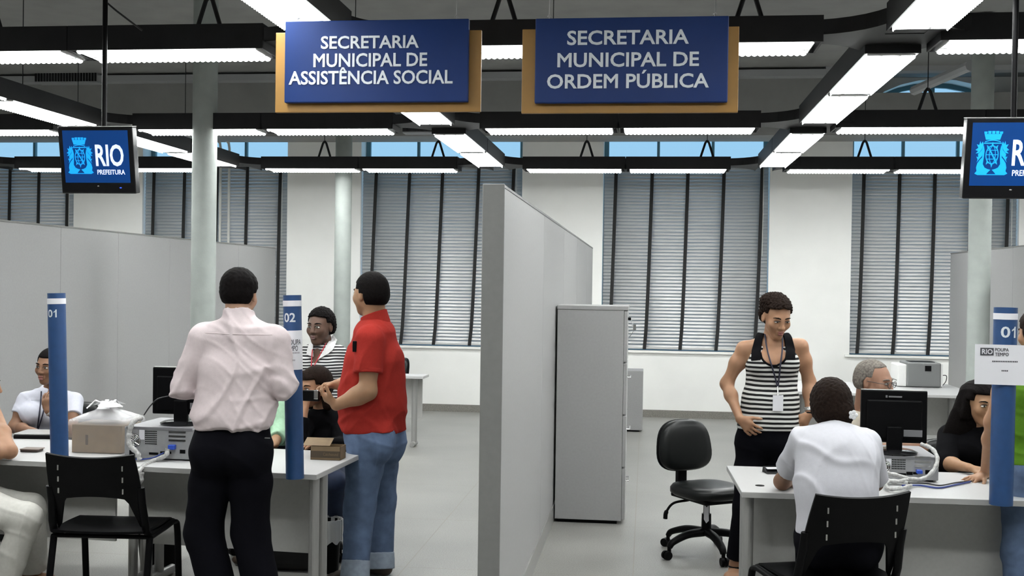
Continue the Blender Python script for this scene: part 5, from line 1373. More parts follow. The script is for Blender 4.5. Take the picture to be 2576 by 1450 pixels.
tor += sleeve(J, 'L', .62, .079, .076) + sleeve(J, 'R', .62, .079, .076)
sh = sdf_obj('polo_shirt', tor, .006, RED, t, noise=waves([((.2, .5, .9), .17, .007, .4, .9), ((.7, .3, -.6), .19, .007, 1.6, 1.0), ((.1, .9, .3), .1, .003, .2, 1.2)]))
co = collar(J, H, .062, .026, .013); sdf_obj('collar', co, .004, RED, t)
b_ = J['SL'] + (J['EL'] - J['SL']) * .60; d_ = nrm(J['EL'] - J['SL']); sdf_obj('sleeve_band', [Pr(b_ - d_ * .012, b_ + d_ * .012, .0775, .0775, k=.001, cut=[(b_ + d_ * .013, d_), (b_ - d_ * .012, -d_)])], .004, RED, t)
q = front(tor, 893, 872, Y, .004); MB().rbox(q - A3((.012, .012, .03)), q + A3((.012, .012, .03)), .004).build('pocket_clip', BLKPL, t)
sdf_obj('jeans', trousers(J, L, (.108, .102, .088, .075), (.84, .88), .012, (P_(938, 1060, Y), (0, 0, 1))), .006, DENIM, t, noise=waves([((.2, .2, 1), .14, .005, .9, 1.1), ((.8, .4, .3), .13, .004, .3, 1.2)]))
for n, f0 in (('L', .82), ('R', .86)):
    a = J['K' + n] + (J['A' + n] - J['K' + n]) * f0; d = nrm(J['A' + n] - J['K' + n]); e = a + d * .095
    sdf_obj('turn_up', [Pr(a, e, .079, .079, .082, .082, k=.01, cut=[(e, d), (a, -d)])], .005, DENIMCUFF, t, noise=waves([((.3, .2, 1), .06, .0015, .3, 1)]))
sdf_obj('hair', cap_prims(H, .0115, .002, .003), .004, HAIRK, t, clips=[hair_clip(H, .058, .046, -.060, .006, .004, .035)], noise=curls(.0012, 220))
face_parts(H, t, SK_OLIVE, LIPD, HAIRK, sides=(-1, 1))
shoes(J, L, t, mat('brown_leather', (.035, .022, .015), .5), .010)
cc = P_(783, 996, Y - .20)
ct = thing('digital_camera', 'small black and silver camera held by the man in the red shirt', 'camera', cc, yaw - 1.2)
MB().rbox((-.05, -.015, -.03), (.05, .015, .03), .006, ct.matrix_world).build('body', BLKPL, ct)
MB().cyl(ct.matrix_world @ Vector((0, .014, 0)), ct.matrix_world @ Vector((0, .04, 0)), .024, .021).build('lens', BLKGLOSS, ct, True, 40)
MB().rbox((.02, -.017, -.018), (.046, .0, .034), .003, ct.matrix_world).build('grip', CHROME, ct)

# ---------------------------------------------------------------- woman in the striped polo behind the left desk
Y = 7.35; bx = at(812, 900, Y).x; yaw = math.radians(158)
t = thing('person', 'standing woman in black and white striped polo with red lanyard behind the left desk', 'person', (bx, Y, 0))
hgt = at(808, 768, Y).z
J = skeleton((bx, Y), yaw, hgt, sh=.150, over=dict(H=P_(806, 822, Y - .05), N=P_(815, 868, Y)))
J['SL'] = P_(850, 893, Y + .02); J['SR'] = P_(775, 893, Y - .03); J['EL'] = P_(866, 980, Y + .05); J['XL'] = P_(850, 1060, Y - .12); J['C'] = P_(815, 930, Y); J['W'] = P_(814, 1010, Y)
L, H = body_prims(J, ((.165, .12), (.15, .115), (.150, .115), .050), (-.24, -.97, -.04), hs=1.03, fem=True, arm=ARM_F, leg=LEG_F, neck=.050, bust=1.1, heavy=.5, nose=1.2,
    hands=[(J['XL'], (-.2, -.6, -.5), (-.8, .2, .2), dict(flip=1)), (J['XR'], (.2, -.6, -.5), (.8, .2, .2), dict(flip=-1))])
sdf_obj('body', L, .005, SK_DARK, t)
STR1 = stripe_mat('black_white_stripes', (.55, .55, .55), (.012, .012, .014), .0195, .5)
hem = J['P'] + A3((0, 0, -.06))
tor = [p.grow(.012) for p in sel(L, 'torso')] + [p.grow(.012, cut=[(hem, (0, 0, -1))]) for p in sel(L, 'pelvis')] + sleeve(J, 'L', .55, .062, .060) + sleeve(J, 'R', .55, .062, .060)
tor += [hball(H, (0, .075, -.175), (.030, .05, .06), .02, op='s')]
sdf_obj('polo_shirt', tor, .006, STR1, t, noise=waves([((.3, .4, .8), .15, .003, .3, 1)]))
WH = cloth('white_collar_cloth', (.62, .62, .62))
cl = [p for p in collar(J, H, .050, .030, .014)]
sdf_obj('collar', cl, .004, WH, t)
drape(tor, [(838, 842), (822, 868), (800, 905)], [(848, 856), (838, 880), (826, 890)], Y, .010, th=.005).build('collar_flap', WH, t, True)
drape(tor, [(789, 858), (787, 878), (788, 898)], [(778, 864), (773, 880), (771, 893)], Y, .010, th=.005).build('collar_flap', WH, t, True)
sdf_obj('trousers', trousers(J, L, (.092, .086, .066, .060), (.97, .97), .012, (J['P'] + A3((0, 0, .08)), (0, 0, 1))), .008, BLACKC, t)
shoes(J, L, t, BLKPL)
sdf_obj('hair', cap_prims(H, .012, .004, .004) + [hball(H, (0, -.085, .05), (.045, .04, .04), .03)], .004, HAIRK, t, clips=[hair_clip(H, .076, .032, -.055, -.004, .008, .035, lean=.25)], noise=curls(.004, 190))
face_parts(H, t, SK_DARK, LIPD, HAIRK)
REDL = mat('red_lanyard', (.45, .02, .03), .6)
MB().tube(spline([front(tor, x, y, Y, .009) for x, y in ((828, 850), (814, 876), (800, 902), (788, 925))], 4), .0035, 6).build('lanyard', REDL, t, True)
MB().tube(spline([front(tor, x, y, Y, .009) for x, y in ((789, 858), (786, 880), (784, 905), (783, 925))], 4), .0035, 6).build('lanyard', REDL, t, True)

# ---------------------------------------------------------------- girl seated behind the left desk
Y = 6.62; yaw = math.radians(150); bx = at(815, 1100, Y + .15).x
t = thing('person', 'seated girl with dark hair and black top behind the tube numbered 02', 'person', (bx, Y + .15, 0))
J = skeleton((bx, Y + .15), yaw, 1.60, seat=.46, sh=.150, over=dict(H=P_(792, 974, Y - .05), N=P_(808, 1032, Y + .04)))
J['SL'] = P_(852, 1062, Y + .05); J['SR'] = P_(774, 1062, Y + .0); J['C'] = P_(815, 1100, Y + .08); J['W'] = P_(820, 1160, Y + .12); J['EL'] = P_(864, 1120, Y - .1); J['XL'] = P_(812, 1116, Y - .30); J['ER'] = P_(752, 1110, Y - .25); J['XR'] = P_(766, 1032, Y - .20)
J['KL'] = P_(842, 1215, Y - .25); J['AL'] = P_(842, 1318, Y - .12); J['TL'] = J['AL'] + A3((-.03, -.15, -.05))
L, H = body_prims(J, ((.16, .115), (.145, .11), (.148, .11), .048), (-.55, -.82, -.12), hs=.98, fem=True, arm=ARM_F, leg=LEG_F, neck=.046, bust=.9, hands=[
    (J['XL'], (-.8, -.4, -.05), (0, 0, -1), dict(flip=-1, curls=(.2, .2, .25, .3), s=.92)), (J['XR'], (.1, .1, 1), (.3, .8, 0), dict(flip=1, curls=(.8, .8, .8, .8), s=.9))])
sdf_obj('body', L, .005, SK_TAN, t)
tor = [p.grow(.014) for p in sel(L, 'torso')] + [p.grow(.014) for p in sel(L, 'pelvis')[:1]] + sleeve(J, 'L', .85, .060, .050, .036) + sleeve(J, 'R', .75, .060, .050, .036)
sdf_obj('black_top', tor, .006, BLACKTOP, t, noise=waves([((.3, .4, .8), .15, .003, .3, 1)]))
sdf_obj('jeans', trousers(J, L, (.090, .084, .066, .062), (.95, .95), .010), .008, mat('dark_denim', (.03, .045, .09), .85, noise=.2, nscale=20), t)
shoes(J, L, t, mat('brown_sandal', (.06, .035, .02), .6))
hr = cap_prims(H, .013, .008, .004) + [hcap(H, (.02, -.05, .03), (.045, -.075, -.12), (.075, .06), (.06, .045), .03), hcap(H, (-.055, -.03, .02), (-.072, -.03, -.12), (.028, .045), (.03, .03), .02), hcap(H, (.062, -.01, .03), (.082, -.02, -.12), (.022, .045), (.03, .03), .02), hcap(H, (.02, .06, .085), (.07, .03, .03), (.03, .02), (.02, .02), .02)]
sdf_obj('hair', hr, .005, HAIRB, t, clips=[hair_clip(H, .058, .042, -.2, .035, .0, .03, ear=.5)], noise=waves([((.8, .5, .1), .03, .0025, .3, .7)]))
face_parts(H, t, SK_TAN, LIP, HAIRB)
dup(tch, (bx + .0, Y + .17, 0), math.radians(-110), 'black swivel chair of the girl in the black top', 'black swivel chairs')

# ---------------------------------------------------------------- person in the green shirt, behind the man in the pale shirt
Y = 6.75; yaw = PI; bx = at(648, 1100, Y).x
t = thing('person', 'seated person in pale green shirt mostly hidden by the man in the pale shirt', 'person', (bx, Y + .12, 0))
J = skeleton((bx, Y + .12), yaw, 1.70, seat=.47, sh=.165, over=dict(H=P_(630, 915, Y - .03)))
J['SL'] = P_(690, 1010, Y); J['SR'] = P_(590, 1010, Y); J['EL'] = P_(708, 1078, Y - .10); J['XL'] = P_(690, 1118, Y - .34); J['ER'] = P_(575, 1080, Y - .12); J['XR'] = P_(600, 1110, Y - .34); J['N'] = P_(640, 985, Y + .02)
L, H = body_prims(J, ((.165, .12), (.16, .12), (.165, .12), .055), (-.1, -.95, -.15), hands=[(J['XL'], (-.3, -.9, -.08), (0, .1, -1), dict(flip=-1, curls=(.25, .3, .3, .35))), (J['XR'], (.3, -.9, -.08), (0, .1, -1), dict(flip=1, curls=(.25, .3, .3, .35)))])
sdf_obj('body', L, .006, SK_OLIVE, t)
GREENP = cloth('pale_green_cloth', (.30, .47, .33))
tor = [p.grow(.016) for p in sel(L, 'torso')] + [p.grow(.014) for p in sel(L, 'pelvis')[:1]] + sleeve(J, 'L', .70, .072, .062, .048) + sleeve(J, 'R', .70, .072, .062, .048) + collar(J, H, .055, .03)
sdf_obj('shirt', tor, .006, GREENP, t, noise=waves([((.6, .4, .6), .11, .004, .3, 1), ((.2, .3, .9), .09, .003, 1.3, 1)]))
sdf_obj('trousers', trousers(J, L, (.098, .09, .074, .07), (.95, .95), .010), .008, BLACKC, t)
shoes(J, L, t, BLKPL)
sdf_obj('hair', cap_prims(H, .012), .005, HAIRK, t, clips=[hair_clip(H)], noise=curls(.0015, 200))
face_parts(H, t, SK_OLIVE, LIP, HAIRK)
dup(tch, (bx, Y + .14, 0), math.radians(-90), 'black swivel chair of the person in pale green', 'black swivel chairs')

# ---------------------------------------------------------------- woman in white behind the far left desk
Y = 6.98; yaw = math.radians(172); bx = at(128, 1100, Y).x
t = thing('person', 'seated woman in white short-sleeved shirt, one hand raised to her chin', 'person', (bx, Y + .12, 0))
J = skeleton((bx, Y + .12), yaw, 1.64, seat=.47, sh=.150, over=dict(H=P_(126, 922, Y - .05), N=P_(128, 978, Y + .02)))
J['SR'] = P_(66, 1008, Y); J['SL'] = P_(186, 1010, Y + .03); J['ER'] = P_(36, 1075, Y - .08); J['XR'] = P_(96, 1090, Y - .32); J['EL'] = P_(180, 1085, Y - .16); J['XL'] = P_(121, 1034, Y - .25)
J['C'] = P_(126, 1040, Y + .03); J['W'] = P_(126, 1095, Y + .08)
L, H = body_prims(J, ((.16, .115), (.132, .105), (.142, .108), .047), (-.12, -.99, -.05), (.06, 0, 1), hs=.99, fem=True, arm=ARM_F, leg=LEG_F, neck=.044, bust=1.1, hands=[
    (J['XR'], (.85, -.35, -.05), (0, 0, -1), dict(flip=-1, curls=(.3, .35, .4, .4), s=.93)), (J['XL'], (-.18, .02, 1), (.3, .9, 0), dict(flip=1, curls=(.5, .6, .7, .75), s=.93))])
sdf_obj('body', L, .005, SK_BROWN, t)
WHITEC = cloth('white_shirt_cloth', (.54, .55, .62), noise=.03)
tor = [p.grow(.011) for p in sel(L, 'torso')] + [p.grow(.012) for p in sel(L, 'pelvis')[:1]] + sleeve(J, 'L', .52, .058, .058) + sleeve(J, 'R', .52, .058, .058)
tor += [hball(H, (0, .07, -.16), (.026, .06, .075), .02, op='s')] + collar(J, H, .044, .016, .013)[:1]
tor += [hball(H, (0, .07, -.15), (.024, .08, .07), .012, op='s')]
sdf_obj('shirt', tor, .005, WHITEC, t, noise=waves([((.5, .4, .7), .12, .003, .3, 1), ((.9, .1, .2), .08, .0018, .9, 1)]))
drape(tor, [(78, 1000), (106, 998)], [(78, 1008), (106, 1006)], Y, .003, 6, 2, .003).build('pocket_flap', WHITEC, t, True)
sdf_obj('trousers', trousers(J, L, (.09, .084, .066, .062), (.95, .95), .010), .008, BLACKC, t)
shoes(J, L, t, BLKPL)
sdf_obj('hair', cap_prims(H, .009, .002, .0) + [hball(H, (.0, -.112, .02), (.036, .034, .036), .015), hcap(H, (.0, -.13, .02), (.03, -.165, -.02), .018, .006, .015)], .004, HAIRK, t, clips=[hair_clip(H, .062, .048, -.050, .004, .01, .03)], noise=waves([((.9, .1, .3), .012, .0010, .3, .5)]))
face_parts(H, t, SK_BROWN, LIP, HAIRK, mouth=.003)
NAVY = mat('navy_lanyard', (.012, .012, .03), .7)
LT = tor + sel(L, 'neck', 'torso')
for pts in (((104, 985), (102, 1015), (98, 1048), (94, 1078)), ((118, 990), (114, 1015), (106, 1048), (96, 1080))):
    MB().tube(spline([front(LT, x, y, Y, .006) for x, y in pts], 5), .0042, 6).build('lanyard', NAVY, t, True)
def band_on(a, b, f, r, m, nm, w_=.012):
    a, b = A3(a), A3(b); c = a + (b - a) * f; d = nrm(b - a); u = nrm(np.cross(d, (0.3, .2, 1))); v = np.cross(d, u)
    return MB().tube([c - d * w_ / 2, c - d * w_ / 4, c + d * w_ / 4, c + d * w_ / 2], [r, r * 1.08, r * 1.08, r], 20).build(nm, m, t, True)
band_on(J['EL'], J['XL'], .93, .0275, mat('watch_metal', (.6, .6, .58), .25, metal=.8), 'wrist_watch', .016)
dup(tch, (bx, Y + .14, 0), math.radians(-95), 'black swivel chair of the woman in the white shirt', 'black swivel chairs')

# ---------------------------------------------------------------- person in white trousers at the left edge
Y = 5.42; yaw = -PI / 2; bx = at(-95, 1200, Y).x
t = thing('person', 'person in white trousers seated at the left edge, elbow on the desk', 'person', (bx, Y, 0))
J = skeleton((bx, Y), yaw, 1.65, seat=.46, sh=.15, over=dict(H=P_(-50, 968, Y + .20), N=P_(-75, 1035, Y + .1), C=P_(-95, 1120, Y + .06), W=P_(-105, 1190, Y)))
J['SL'] = P_(-68, 1070, Y + .25); J['SR'] = P_(-80, 1075, Y - .06); J['EL'] = W_(24, 1136, .785); J['XL'] = P_(-22, 1002, Y + .42); J['ER'] = W_(-2, 1140, .785) + A3((-.02, .0, 0)); J['XR'] = P_(-28, 1030, Y + .30)
J['QR'] = P_(-92, 1268, Y - .08); J['QL'] = P_(-92, 1262, Y + .10)
J['KR'] = P_(68, 1303, Y - .06); J['KL'] = P_(78, 1278, Y + .16)
J['AR'] = P_(-2, 1492, Y - .02); J['AL'] = P_(82, 1432, Y + .30)
J['TR'] = J['AR'] + A3((.13, 0, -.05)); J['TL'] = J['AL'] + A3((.14, -.04, -.05))
L, H = body_prims(J, ((.16, .115), (.14, .11), (.145, .108), .048), (.85, .4, -.1), hs=.98, fem=True, arm=ARM_F, leg=LEG_F, neck=.046, bust=1, hands=[
    (J['XL'], (-.2, .1, 1), (.3, .9, 0), dict(flip=1, curls=(.6, .7, .7, .7), s=.92)), (J['XR'], (-.2, .3, .9), (.5, .8, 0), dict(flip=1, curls=(.6, .7, .7, .7), s=.92))])
sdf_obj('body', L, .006, SK_TAN, t)
tor = [p.grow(.012) for p in sel(L, 'torso')] + [p.grow(.012) for p in sel(L, 'pelvis')[:1]] + sleeve(J, 'L', .35, .058, .056) + sleeve(J, 'R', .35, .058, .056)
sdf_obj('top', tor, .007, BLACKTOP, t)
WTR = cloth('white_trouser_cloth', (.60, .59, .55), noise=.04)
tr = trousers(J, L, (.096, .092, .072, .078), (.97, .90), .010)
sdf_obj('trousers', tr, .005, WTR, t, noise=waves([((.5, .2, .8), .11, .0035, .3, 1.1), ((.9, .3, -.2), .09, .003, 1.2, 1)]))
for n in 'LR':
    sdf_obj('sandal', [p.grow(.004, cut=[((0, 0, J['T' + n][2] + .004), (0, 0, 1))]) for p in sel(L, 'foot' + n)[:2]], .006, mat('tan_sandal', (.22, .14, .08), .6), t, clips=[((0, 0, .002), (0, 0, -1))], clean=False)
sdf_obj('hair', cap_prims(H, .013, .008) + [hcap(H, (0, -.06, .0), (.0, -.07, -.14), (.07, .05), (.06, .04), .03)], .005, HAIRB, t, clips=[hair_clip(H, .058, .042, -.2, .02, .0, .03, ear=.5)], noise=curls(.002, 150))
face_parts(H, t, SK_TAN, LIP, HAIRB)

# ---------------------------------------------------------------- woman in the striped tank top
Y = 6.55; yaw = math.radians(178); bx = at(1935, 1100, Y).x
t = thing('person', 'standing woman in black and white striped tank top with a white badge', 'person', (bx, Y, 0))
J = skeleton((bx, Y), yaw, 1.67, sh=.155, over=dict(P=P_(1930, 1095, Y), W=P_(1938, 1005, Y), C=P_(1943, 915, Y + .01), N=P_(1944, 846, Y + .02), H=P_(1953, 797, Y - .05),
    SR=P_(1872, 878, Y + .02), SL=P_(2013, 872, Y + .02), ER=P_(1828, 966, Y + .05), XR=P_(1861, 1054, Y - .135), EL=P_(2036, 962, Y + .06), XL=P_(2036, 1042, Y - .02),
    QR=P_(1893, 1120, Y), QL=P_(1965, 1120, Y), KR=P_(1875, 1275, Y - .02), KL=P_(1968, 1280, Y)))
q = on(1850, 1458, 0); J['AR'] = A3((q.x, Y + .02, .085)); J['TR'] = J['AR'] + A3((-.04, -.15, -.05)); q = on(1965, 1458, 0); J['AL'] = A3((q.x, Y + .02, .085)); J['TL'] = J['AL'] + A3((.04, -.15, -.05))
L, H = body_prims(J, ((.158, .115), (.138, .105), (.136, .105), .042), (.25, -.84, -.34), (.10, -.3, 1), hs=1.0, fem=True, arm=(.041, .040, .033, .033, .022), leg=LEG_F, neck=.044, bust=1.15, hands=[
    (J['XR'], (.66, -.22, -.60), (.25, .9, .1), dict(flip=1, curls=(.35, .4, .45, .5), s=.95, thumb=(.3, .3))), (J['XL'], (-.5, -.2, -.8), (-.5, .7, 0), dict(flip=-1, curls=(.4, .4, .4, .4), s=.93))])
sdf_obj('body', L, .0045, SK_TAN, t)
STR2 = stripe_mat('tank_stripes', (.60, .60, .58), (.010, .010, .011), .0262, .5, warp=.003)
hem = P_(1935, 1074, Y)
tor = [p.grow(.009) for p in sel(L, 'torso') if abs(p.w0 - .042 * 1.12) > .001] + [p.grow(.012, cut=[(hem, (0, 0, -1))]) for p in sel(L, 'pelvis')]
tor += [Pr(P_(1938, 1010, Y), P_(1935, 1062, Y), .150, .122, .172, .132, side=(1, 0, 0), k=.04, cut=[(hem, (0, 0, -1))])]
neckcut = [ball(P_(1946, 852, Y), (.125, .2, .050), k=.012, op='s'), ball(P_(1947, 880, Y - .14), (.074, .12, .090), k=.012, op='s'), ball(P_(1947, 846, Y), (.085, .2, .062), k=.012, op='s')]
armcut = [ball(P_(1862, 880, Y), (.055, .14, .085), k=.015, op='s'), ball(P_(2026, 876, Y), (.055, .14, .085), k=.015, op='s')]
sdf_obj('tank_top', tor + neckcut + armcut, .0045, STR2, t, noise=waves([((.5, .3, .8), .12, .002, .3, 1)]))
BT = sel(L, 'torso', 'neck', 'armL_up', 'armR_up')
for A_, B_ in (([(1890, 908), (1892, 880), (1900, 850), (1906, 838)], [(1913, 906), (1914, 880), (1918, 850), (1922, 840)]), ([(1977, 904), (1977, 878), (1973, 850), (1968, 840)], [(2000, 904), (1999, 878), (1992, 850), (1984, 838)])):
    drape(BT, A_, B_, Y, .012, 10, 4, .008).build('shoulder_strap', BLACKTOP, t, True)
rim = [front(BT, x, y, Y, .008) for x, y in ((1913, 888), (1917, 903), (1927, 914), (1940, 920), (1955, 920), (1968, 913), (1977, 902), (1980, 886))]
MB().tube(spline(rim, 5), .0062, 8).build('neck_binding', BLACKTOP, t, True)
sdf_obj('trousers', trousers(J, L, (.090, .084, .068, .060), (.90, .90), .010, (P_(1935, 1060, Y), (0, 0, 1))), .006, BLACKC, t, noise=waves([((.2, .2, 1), .14, .003, .9, 1.1)]))
for n in 'LR':
    sdf_obj('sandal', [p.grow(.004, cut=[((0, 0, .022), (0, 0, 1))]) for p in sel(L, 'foot' + n)[:2]], .006, BLKPL, t, clips=[((0, 0, .002), (0, 0, -1))], clean=False)
    a = J['A' + n]; MB().tube([a + A3((.036 * math.cos(x), .04 * math.sin(x) , -.012)) for x in np.linspace(0, 2 * PI, 17)], .007, 6).build('ankle_strap', BLKPL, t, True)
hr = cap_prims(H, .012, .012, .008) + [hball(H, (0, -.10, .045), (.055, .04, .05), .03), hball(H, (.045, -.04, .075), (.05, .05, .045), .03)]
sdf_obj('hair', hr, .0035, HAIRB, t, clips=[hair_clip(H, .082, .030, -.05, -.004, .016, .035, lean=.30)], noise=curls(.006, 210))
face_parts(H, t, SK_TAN, LIP, HAIRB, eye_open=.55)
MB().ell(hp(H, -.082, .004, -.052), (.004, .004, .008)).build('earring', CHROME, t, True)
FT = tor + BT
for pts in (((1924, 842), (1930, 880), (1941, 920), (1950, 950), (1956, 975)), ((1968, 842), (1968, 880), (1963, 920), (1960, 950), (1957, 975))):
    MB().tube(spline([front(FT, x, y, Y, .007) for x, y in pts], 5), .0045, 6).build('lanyard', NAVY, t, True)
bq = front(FT, 1957, 1015, Y, .008)
MB().rbox(bq - A3((.029, .004, .045)), bq + A3((.029, .0, .045)), .0015).build('name_badge', PAPER, t)
MB().tube([front(FT, 1956, 972, Y, .006), bq + A3((0, -.003, .044))], .005, 8).build('badge_clip', CHROME, t, True)
band_on(J['EL'], J['XL'], .88, .030, mat('watch_metal', (.6, .6, .58)), 'wrist_watch', .02); band_on(J['EL'], J['XL'], 1.0, .028, BLKPL, 'bracelet', .008)

# ---------------------------------------------------------------- woman in white seen from behind on the right chair
Y = 5.02; bx = at(2110, 1300, Y).x
t = thing('person', 'seated woman seen from behind in white top, hair pinned up with a white clip', 'person', (bx, Y, 0))
J = skeleton((bx, Y), .05, 1.66, seat=.455, sh=.15, over=dict(P=P_(2110, 1345, Y - .02), W=P_(2110, 1260, Y - .02), C=P_(2108, 1165, Y + .04), N=P_(2098, 1080, Y + .10), H=P_(2088, 1026, Y + .17),
    SL=P_(2022, 1112, Y + .10), SR=P_(2175, 1120, Y + .09), EL=W_(1972, 1222, .785), XL=P_(2020, 1190, Y + .62), ER=P_(2200, 1215, Y + .22), XR=P_(2150, 1200, Y + .48)))
J['EL'] = P_(1968, 1212, Y + .36); J['QL'] = P_(2062, 1370, Y + .0); J['QR'] = P_(2155, 1370, Y); J['KL'] = P_(2040, 1350, Y + .40); J['KR'] = P_(2170, 1350, Y + .40)
for n in 'LR': J['A' + n] = A3((J['K' + n][0], Y + .36, .085)); J['T' + n] = J['A' + n] + A3((0, .14, -.05))
L, H = body_prims(J, ((.165, .115), (.140, .105), (.145, .105), .050), (-.12, .98, -.1), hs=1.0, fem=True, arm=ARM_F, leg=LEG_F, neck=.047, hands=[
    (J['XL'], (.5, .85, -.05), (0, 0, -1), dict(flip=1, curls=(.3, .3, .35, .4), s=.93)), (J['XR'], (-.5, .85, -.05), (0, 0, -1), dict(flip=-1, curls=(.3, .3, .35, .4), s=.93))])
sdf_obj('body', L, .005, SK_BROWN, t)
WT = cloth('white_jersey', (.52, .52, .56), noise=.02)
hem = P_(2090, 1328, Y)
tor = [p.grow(.016) for p in sel(L, 'torso')] + [p.grow(.010, cut=[(hem, (0, 0, -1))]) for p in sel(L, 'pelvis')]
tor += [Pr(P_(2108, 1150, Y + .03), P_(2098, 1225, Y - .01), .172, .130, .160, .125, side=(1, 0, 0), k=.05), Pr(P_(2100, 1225, Y - .01), P_(2098, 1315, Y - .02), .162, .120, .150, .120, side=(1, 0, 0), k=.05, cut=[(hem, (0, 0, -1))])]
tor += sleeve(J, 'L', .70, .066, .058) + sleeve(J, 'R', .9, .072, .066)
sdf_obj('white_top', tor, .005, WT, t, noise=waves([((.62, .1, .70), .26, .009, .3, 1.3), ((.95, .2, -.25), .17, .006, 1.2, 1.3), ((.75, .1, .5), .07, .0025, 2.2, 1.2)]))
sdf_obj('trousers', trousers(J, L, (.098, .092, .074, .066), (.95, .95), .012, (P_(2098, 1305, Y), (0, 0, 1))), .007, BLACKC, t)
shoes(J, L, t, BLKPL)
hr = cap_prims(H, .018, .006, .006) + [hball(H, (.030, -.098, -.022), (.052, .042, .052), .02), hball(H, (.022, -.07, -.07), (.045, .045, .03), .025)]
sdf_obj('hair', hr, .004, HAIRB, t, clips=[hair_clip(H, .06, .045, -.078, .0, .0, .03, ear=.5)], noise=curls(.003, 180))
c = hp(H, .062, -.135, -.030); clip_ = MB()
for k in range(5): a = 2 * PI * k / 5; clip_.ell(c + A3((.012 * math.cos(a), -.002, .012 * math.sin(a))), (.010, .005, .010))
clip_.ell(c, (.008, .008, .008)).build('hair_clip', mat('clip_white', (.7, .7, .72), .3), t, True)
face_parts(H, t, SK_BROWN, LIP, HAIRB)

# ---------------------------------------------------------------- man with cropped grey hair behind the right monitor
Y = 6.5; yaw = math.radians(-125); bx = at(2185, 1150, Y + .1).x
t = thing('person', 'seated man with cropped grey hair in beige shirt behind the right monitor', 'person', (bx, Y + .1, 0))
J = skeleton((bx, Y + .1), math.radians(-160), 1.72, seat=.47, sh=.175, over=dict(H=P_(2198, 960, Y), N=P_(2180, 1030, Y + .08)))
J['SR'] = P_(2135, 1068, Y + .05); J['SL'] = P_(2258, 1068, Y + .12); J['C'] = P_(2195, 1110, Y + .1); J['W'] = P_(2192, 1180, Y + .1)
J['EL'] = W_(2318, 1128, .80); J['XL'] = P_(2255, 1122, Y - .30); J['ER'] = P_(2118, 1140, Y - .05); J['XR'] = P_(2175, 1135, Y - .22)
J['EL'] = P_(2312, 1128, Y - .18)
L, H = body_prims(J, ((.165, .12), (.165, .125), (.165, .12), .056), (.80, -.58, -.12), hs=1.03, neck=.062, belly=.09, heavy=.6, nose=1.25, hands=[(J['XL'], (-.7, -.5, -.03), (0, 0, -1), dict(flip=-1, curls=(.3, .3, .3, .3))), (J['XR'], (.5, -.7, -.03), (0, 0, -1), dict(flip=1, curls=(.3, .3, .3, .3)))])
sdf_obj('body', L, .005, skin('ruddy', (.27, .145, .095)), t)
BEIGE = cloth('beige_cloth', (.46, .42, .35))
tor = [p.grow(.014) for p in sel(L, 'torso')] + [p.grow(.014) for p in sel(L, 'pelvis')[:1]] + sleeve(J, 'L', .55, .070, .068) + sleeve(J, 'R', .55, .070, .068) + [hball(H, (0, .08, -.175), (.03, .06, .06), .02, op='s')]
sdf_obj('shirt', tor, .006, BEIGE, t, noise=waves([((.5, .3, .8), .13, .003, .3, 1)]))
sdf_obj('trousers', trousers(J, L, (.098, .09, .074, .07), (.95, .95), .010), .008, BLACKC, t)
shoes(J, L, t, BLKPL)
sdf_obj('hair', cap_prims(H, .0055, .0, -.001), .004, HAIRG, t, clips=[hair_clip(H, .088, .022, -.055, .0, .012, .03, lean=.2)], noise=curls(.0006, 260))
face_parts(H, t, SK_TAN, LIP, HAIRG)
BF = mat('spectacle_frame', (.02, .02, .022), .3)
for s in (-1, 1):
    MB().tube([hp(H, s * .031 + .021 * math.cos(x), .106, .0 + .016 * math.sin(x)) for x in np.linspace(0, 2 * PI, 17)], .0018, 6).tube([hp(H, s * .052, .104, .004), hp(H, s * .078, .06, .006), hp(H, s * .082, .0, .006)], .0018, 6).build('spectacles', BF, t, True)
MB().tube(spline([hp(H, -.06, -.02, -.115), hp(H, -.07, .075, -.19), hp(H, -.03, .13, -.30)], 6), .005, 6).build('lanyard', NAVY, t, True)
dup(tch, (bx, Y + .14, 0), math.radians(-70), 'black swivel chair of the man with cropped grey hair', 'black swivel chairs')

# ---------------------------------------------------------------- woman with long hair in black at the right
Y = 6.3; yaw = math.radians(-165); bx = at(2440, 1150, Y + .15).x
t = thing('person', 'seated woman with long dark hair in black top beside the paper notice', 'person', (bx, Y + .15, 0))
J = skeleton((bx, Y + .15), yaw, 1.64, seat=.45, sh=.15, over=dict(H=P_(2468, 1016, Y), N=P_(2448, 1078, Y + .08)))
J['SR'] = P_(2390, 1098, Y + .08); J['SL'] = P_(2512, 1100, Y + .12); J['C'] = P_(2440, 1130, Y + .12); J['W'] = P_(2440, 1190, Y + .15)
J['ER'] = P_(2378, 1166, Y - .08); J['XR'] = W_(2436, 1177, .775); J['EL'] = P_(2520, 1180, Y - .05); J['XL'] = P_(2490, 1186, Y - .3)
L, H = body_prims(J, ((.16, .115), (.145, .11), (.15, .11), .050), (.20, -.97, -.08), hs=1.0, fem=True, arm=ARM_F, leg=LEG_F, neck=.046, bust=1.1, hands=[
    (J['XR'], (.88, -.45, -.07), (0, 0, -1), dict(flip=-1, curls=(.12, .14, .16, .18), s=.95)), (J['XL'], (-.5, -.8, -.03), (0, 0, -1), dict(flip=1, curls=(.2, .2, .2, .2), s=.93))])
sdf_obj('body', L, .005, SK_OLIVE, t)
tor = [p.grow(.014) for p in sel(L, 'torso')] + [p.grow(.014) for p in sel(L, 'pelvis')[:1]] + sleeve(J, 'L', .25, .064, .055, .046) + sleeve(J, 'R', .12, .066, .055, .048) + [hball(H, (.0, .09, -.17), (.05, .05, .06), .02, op='s')]
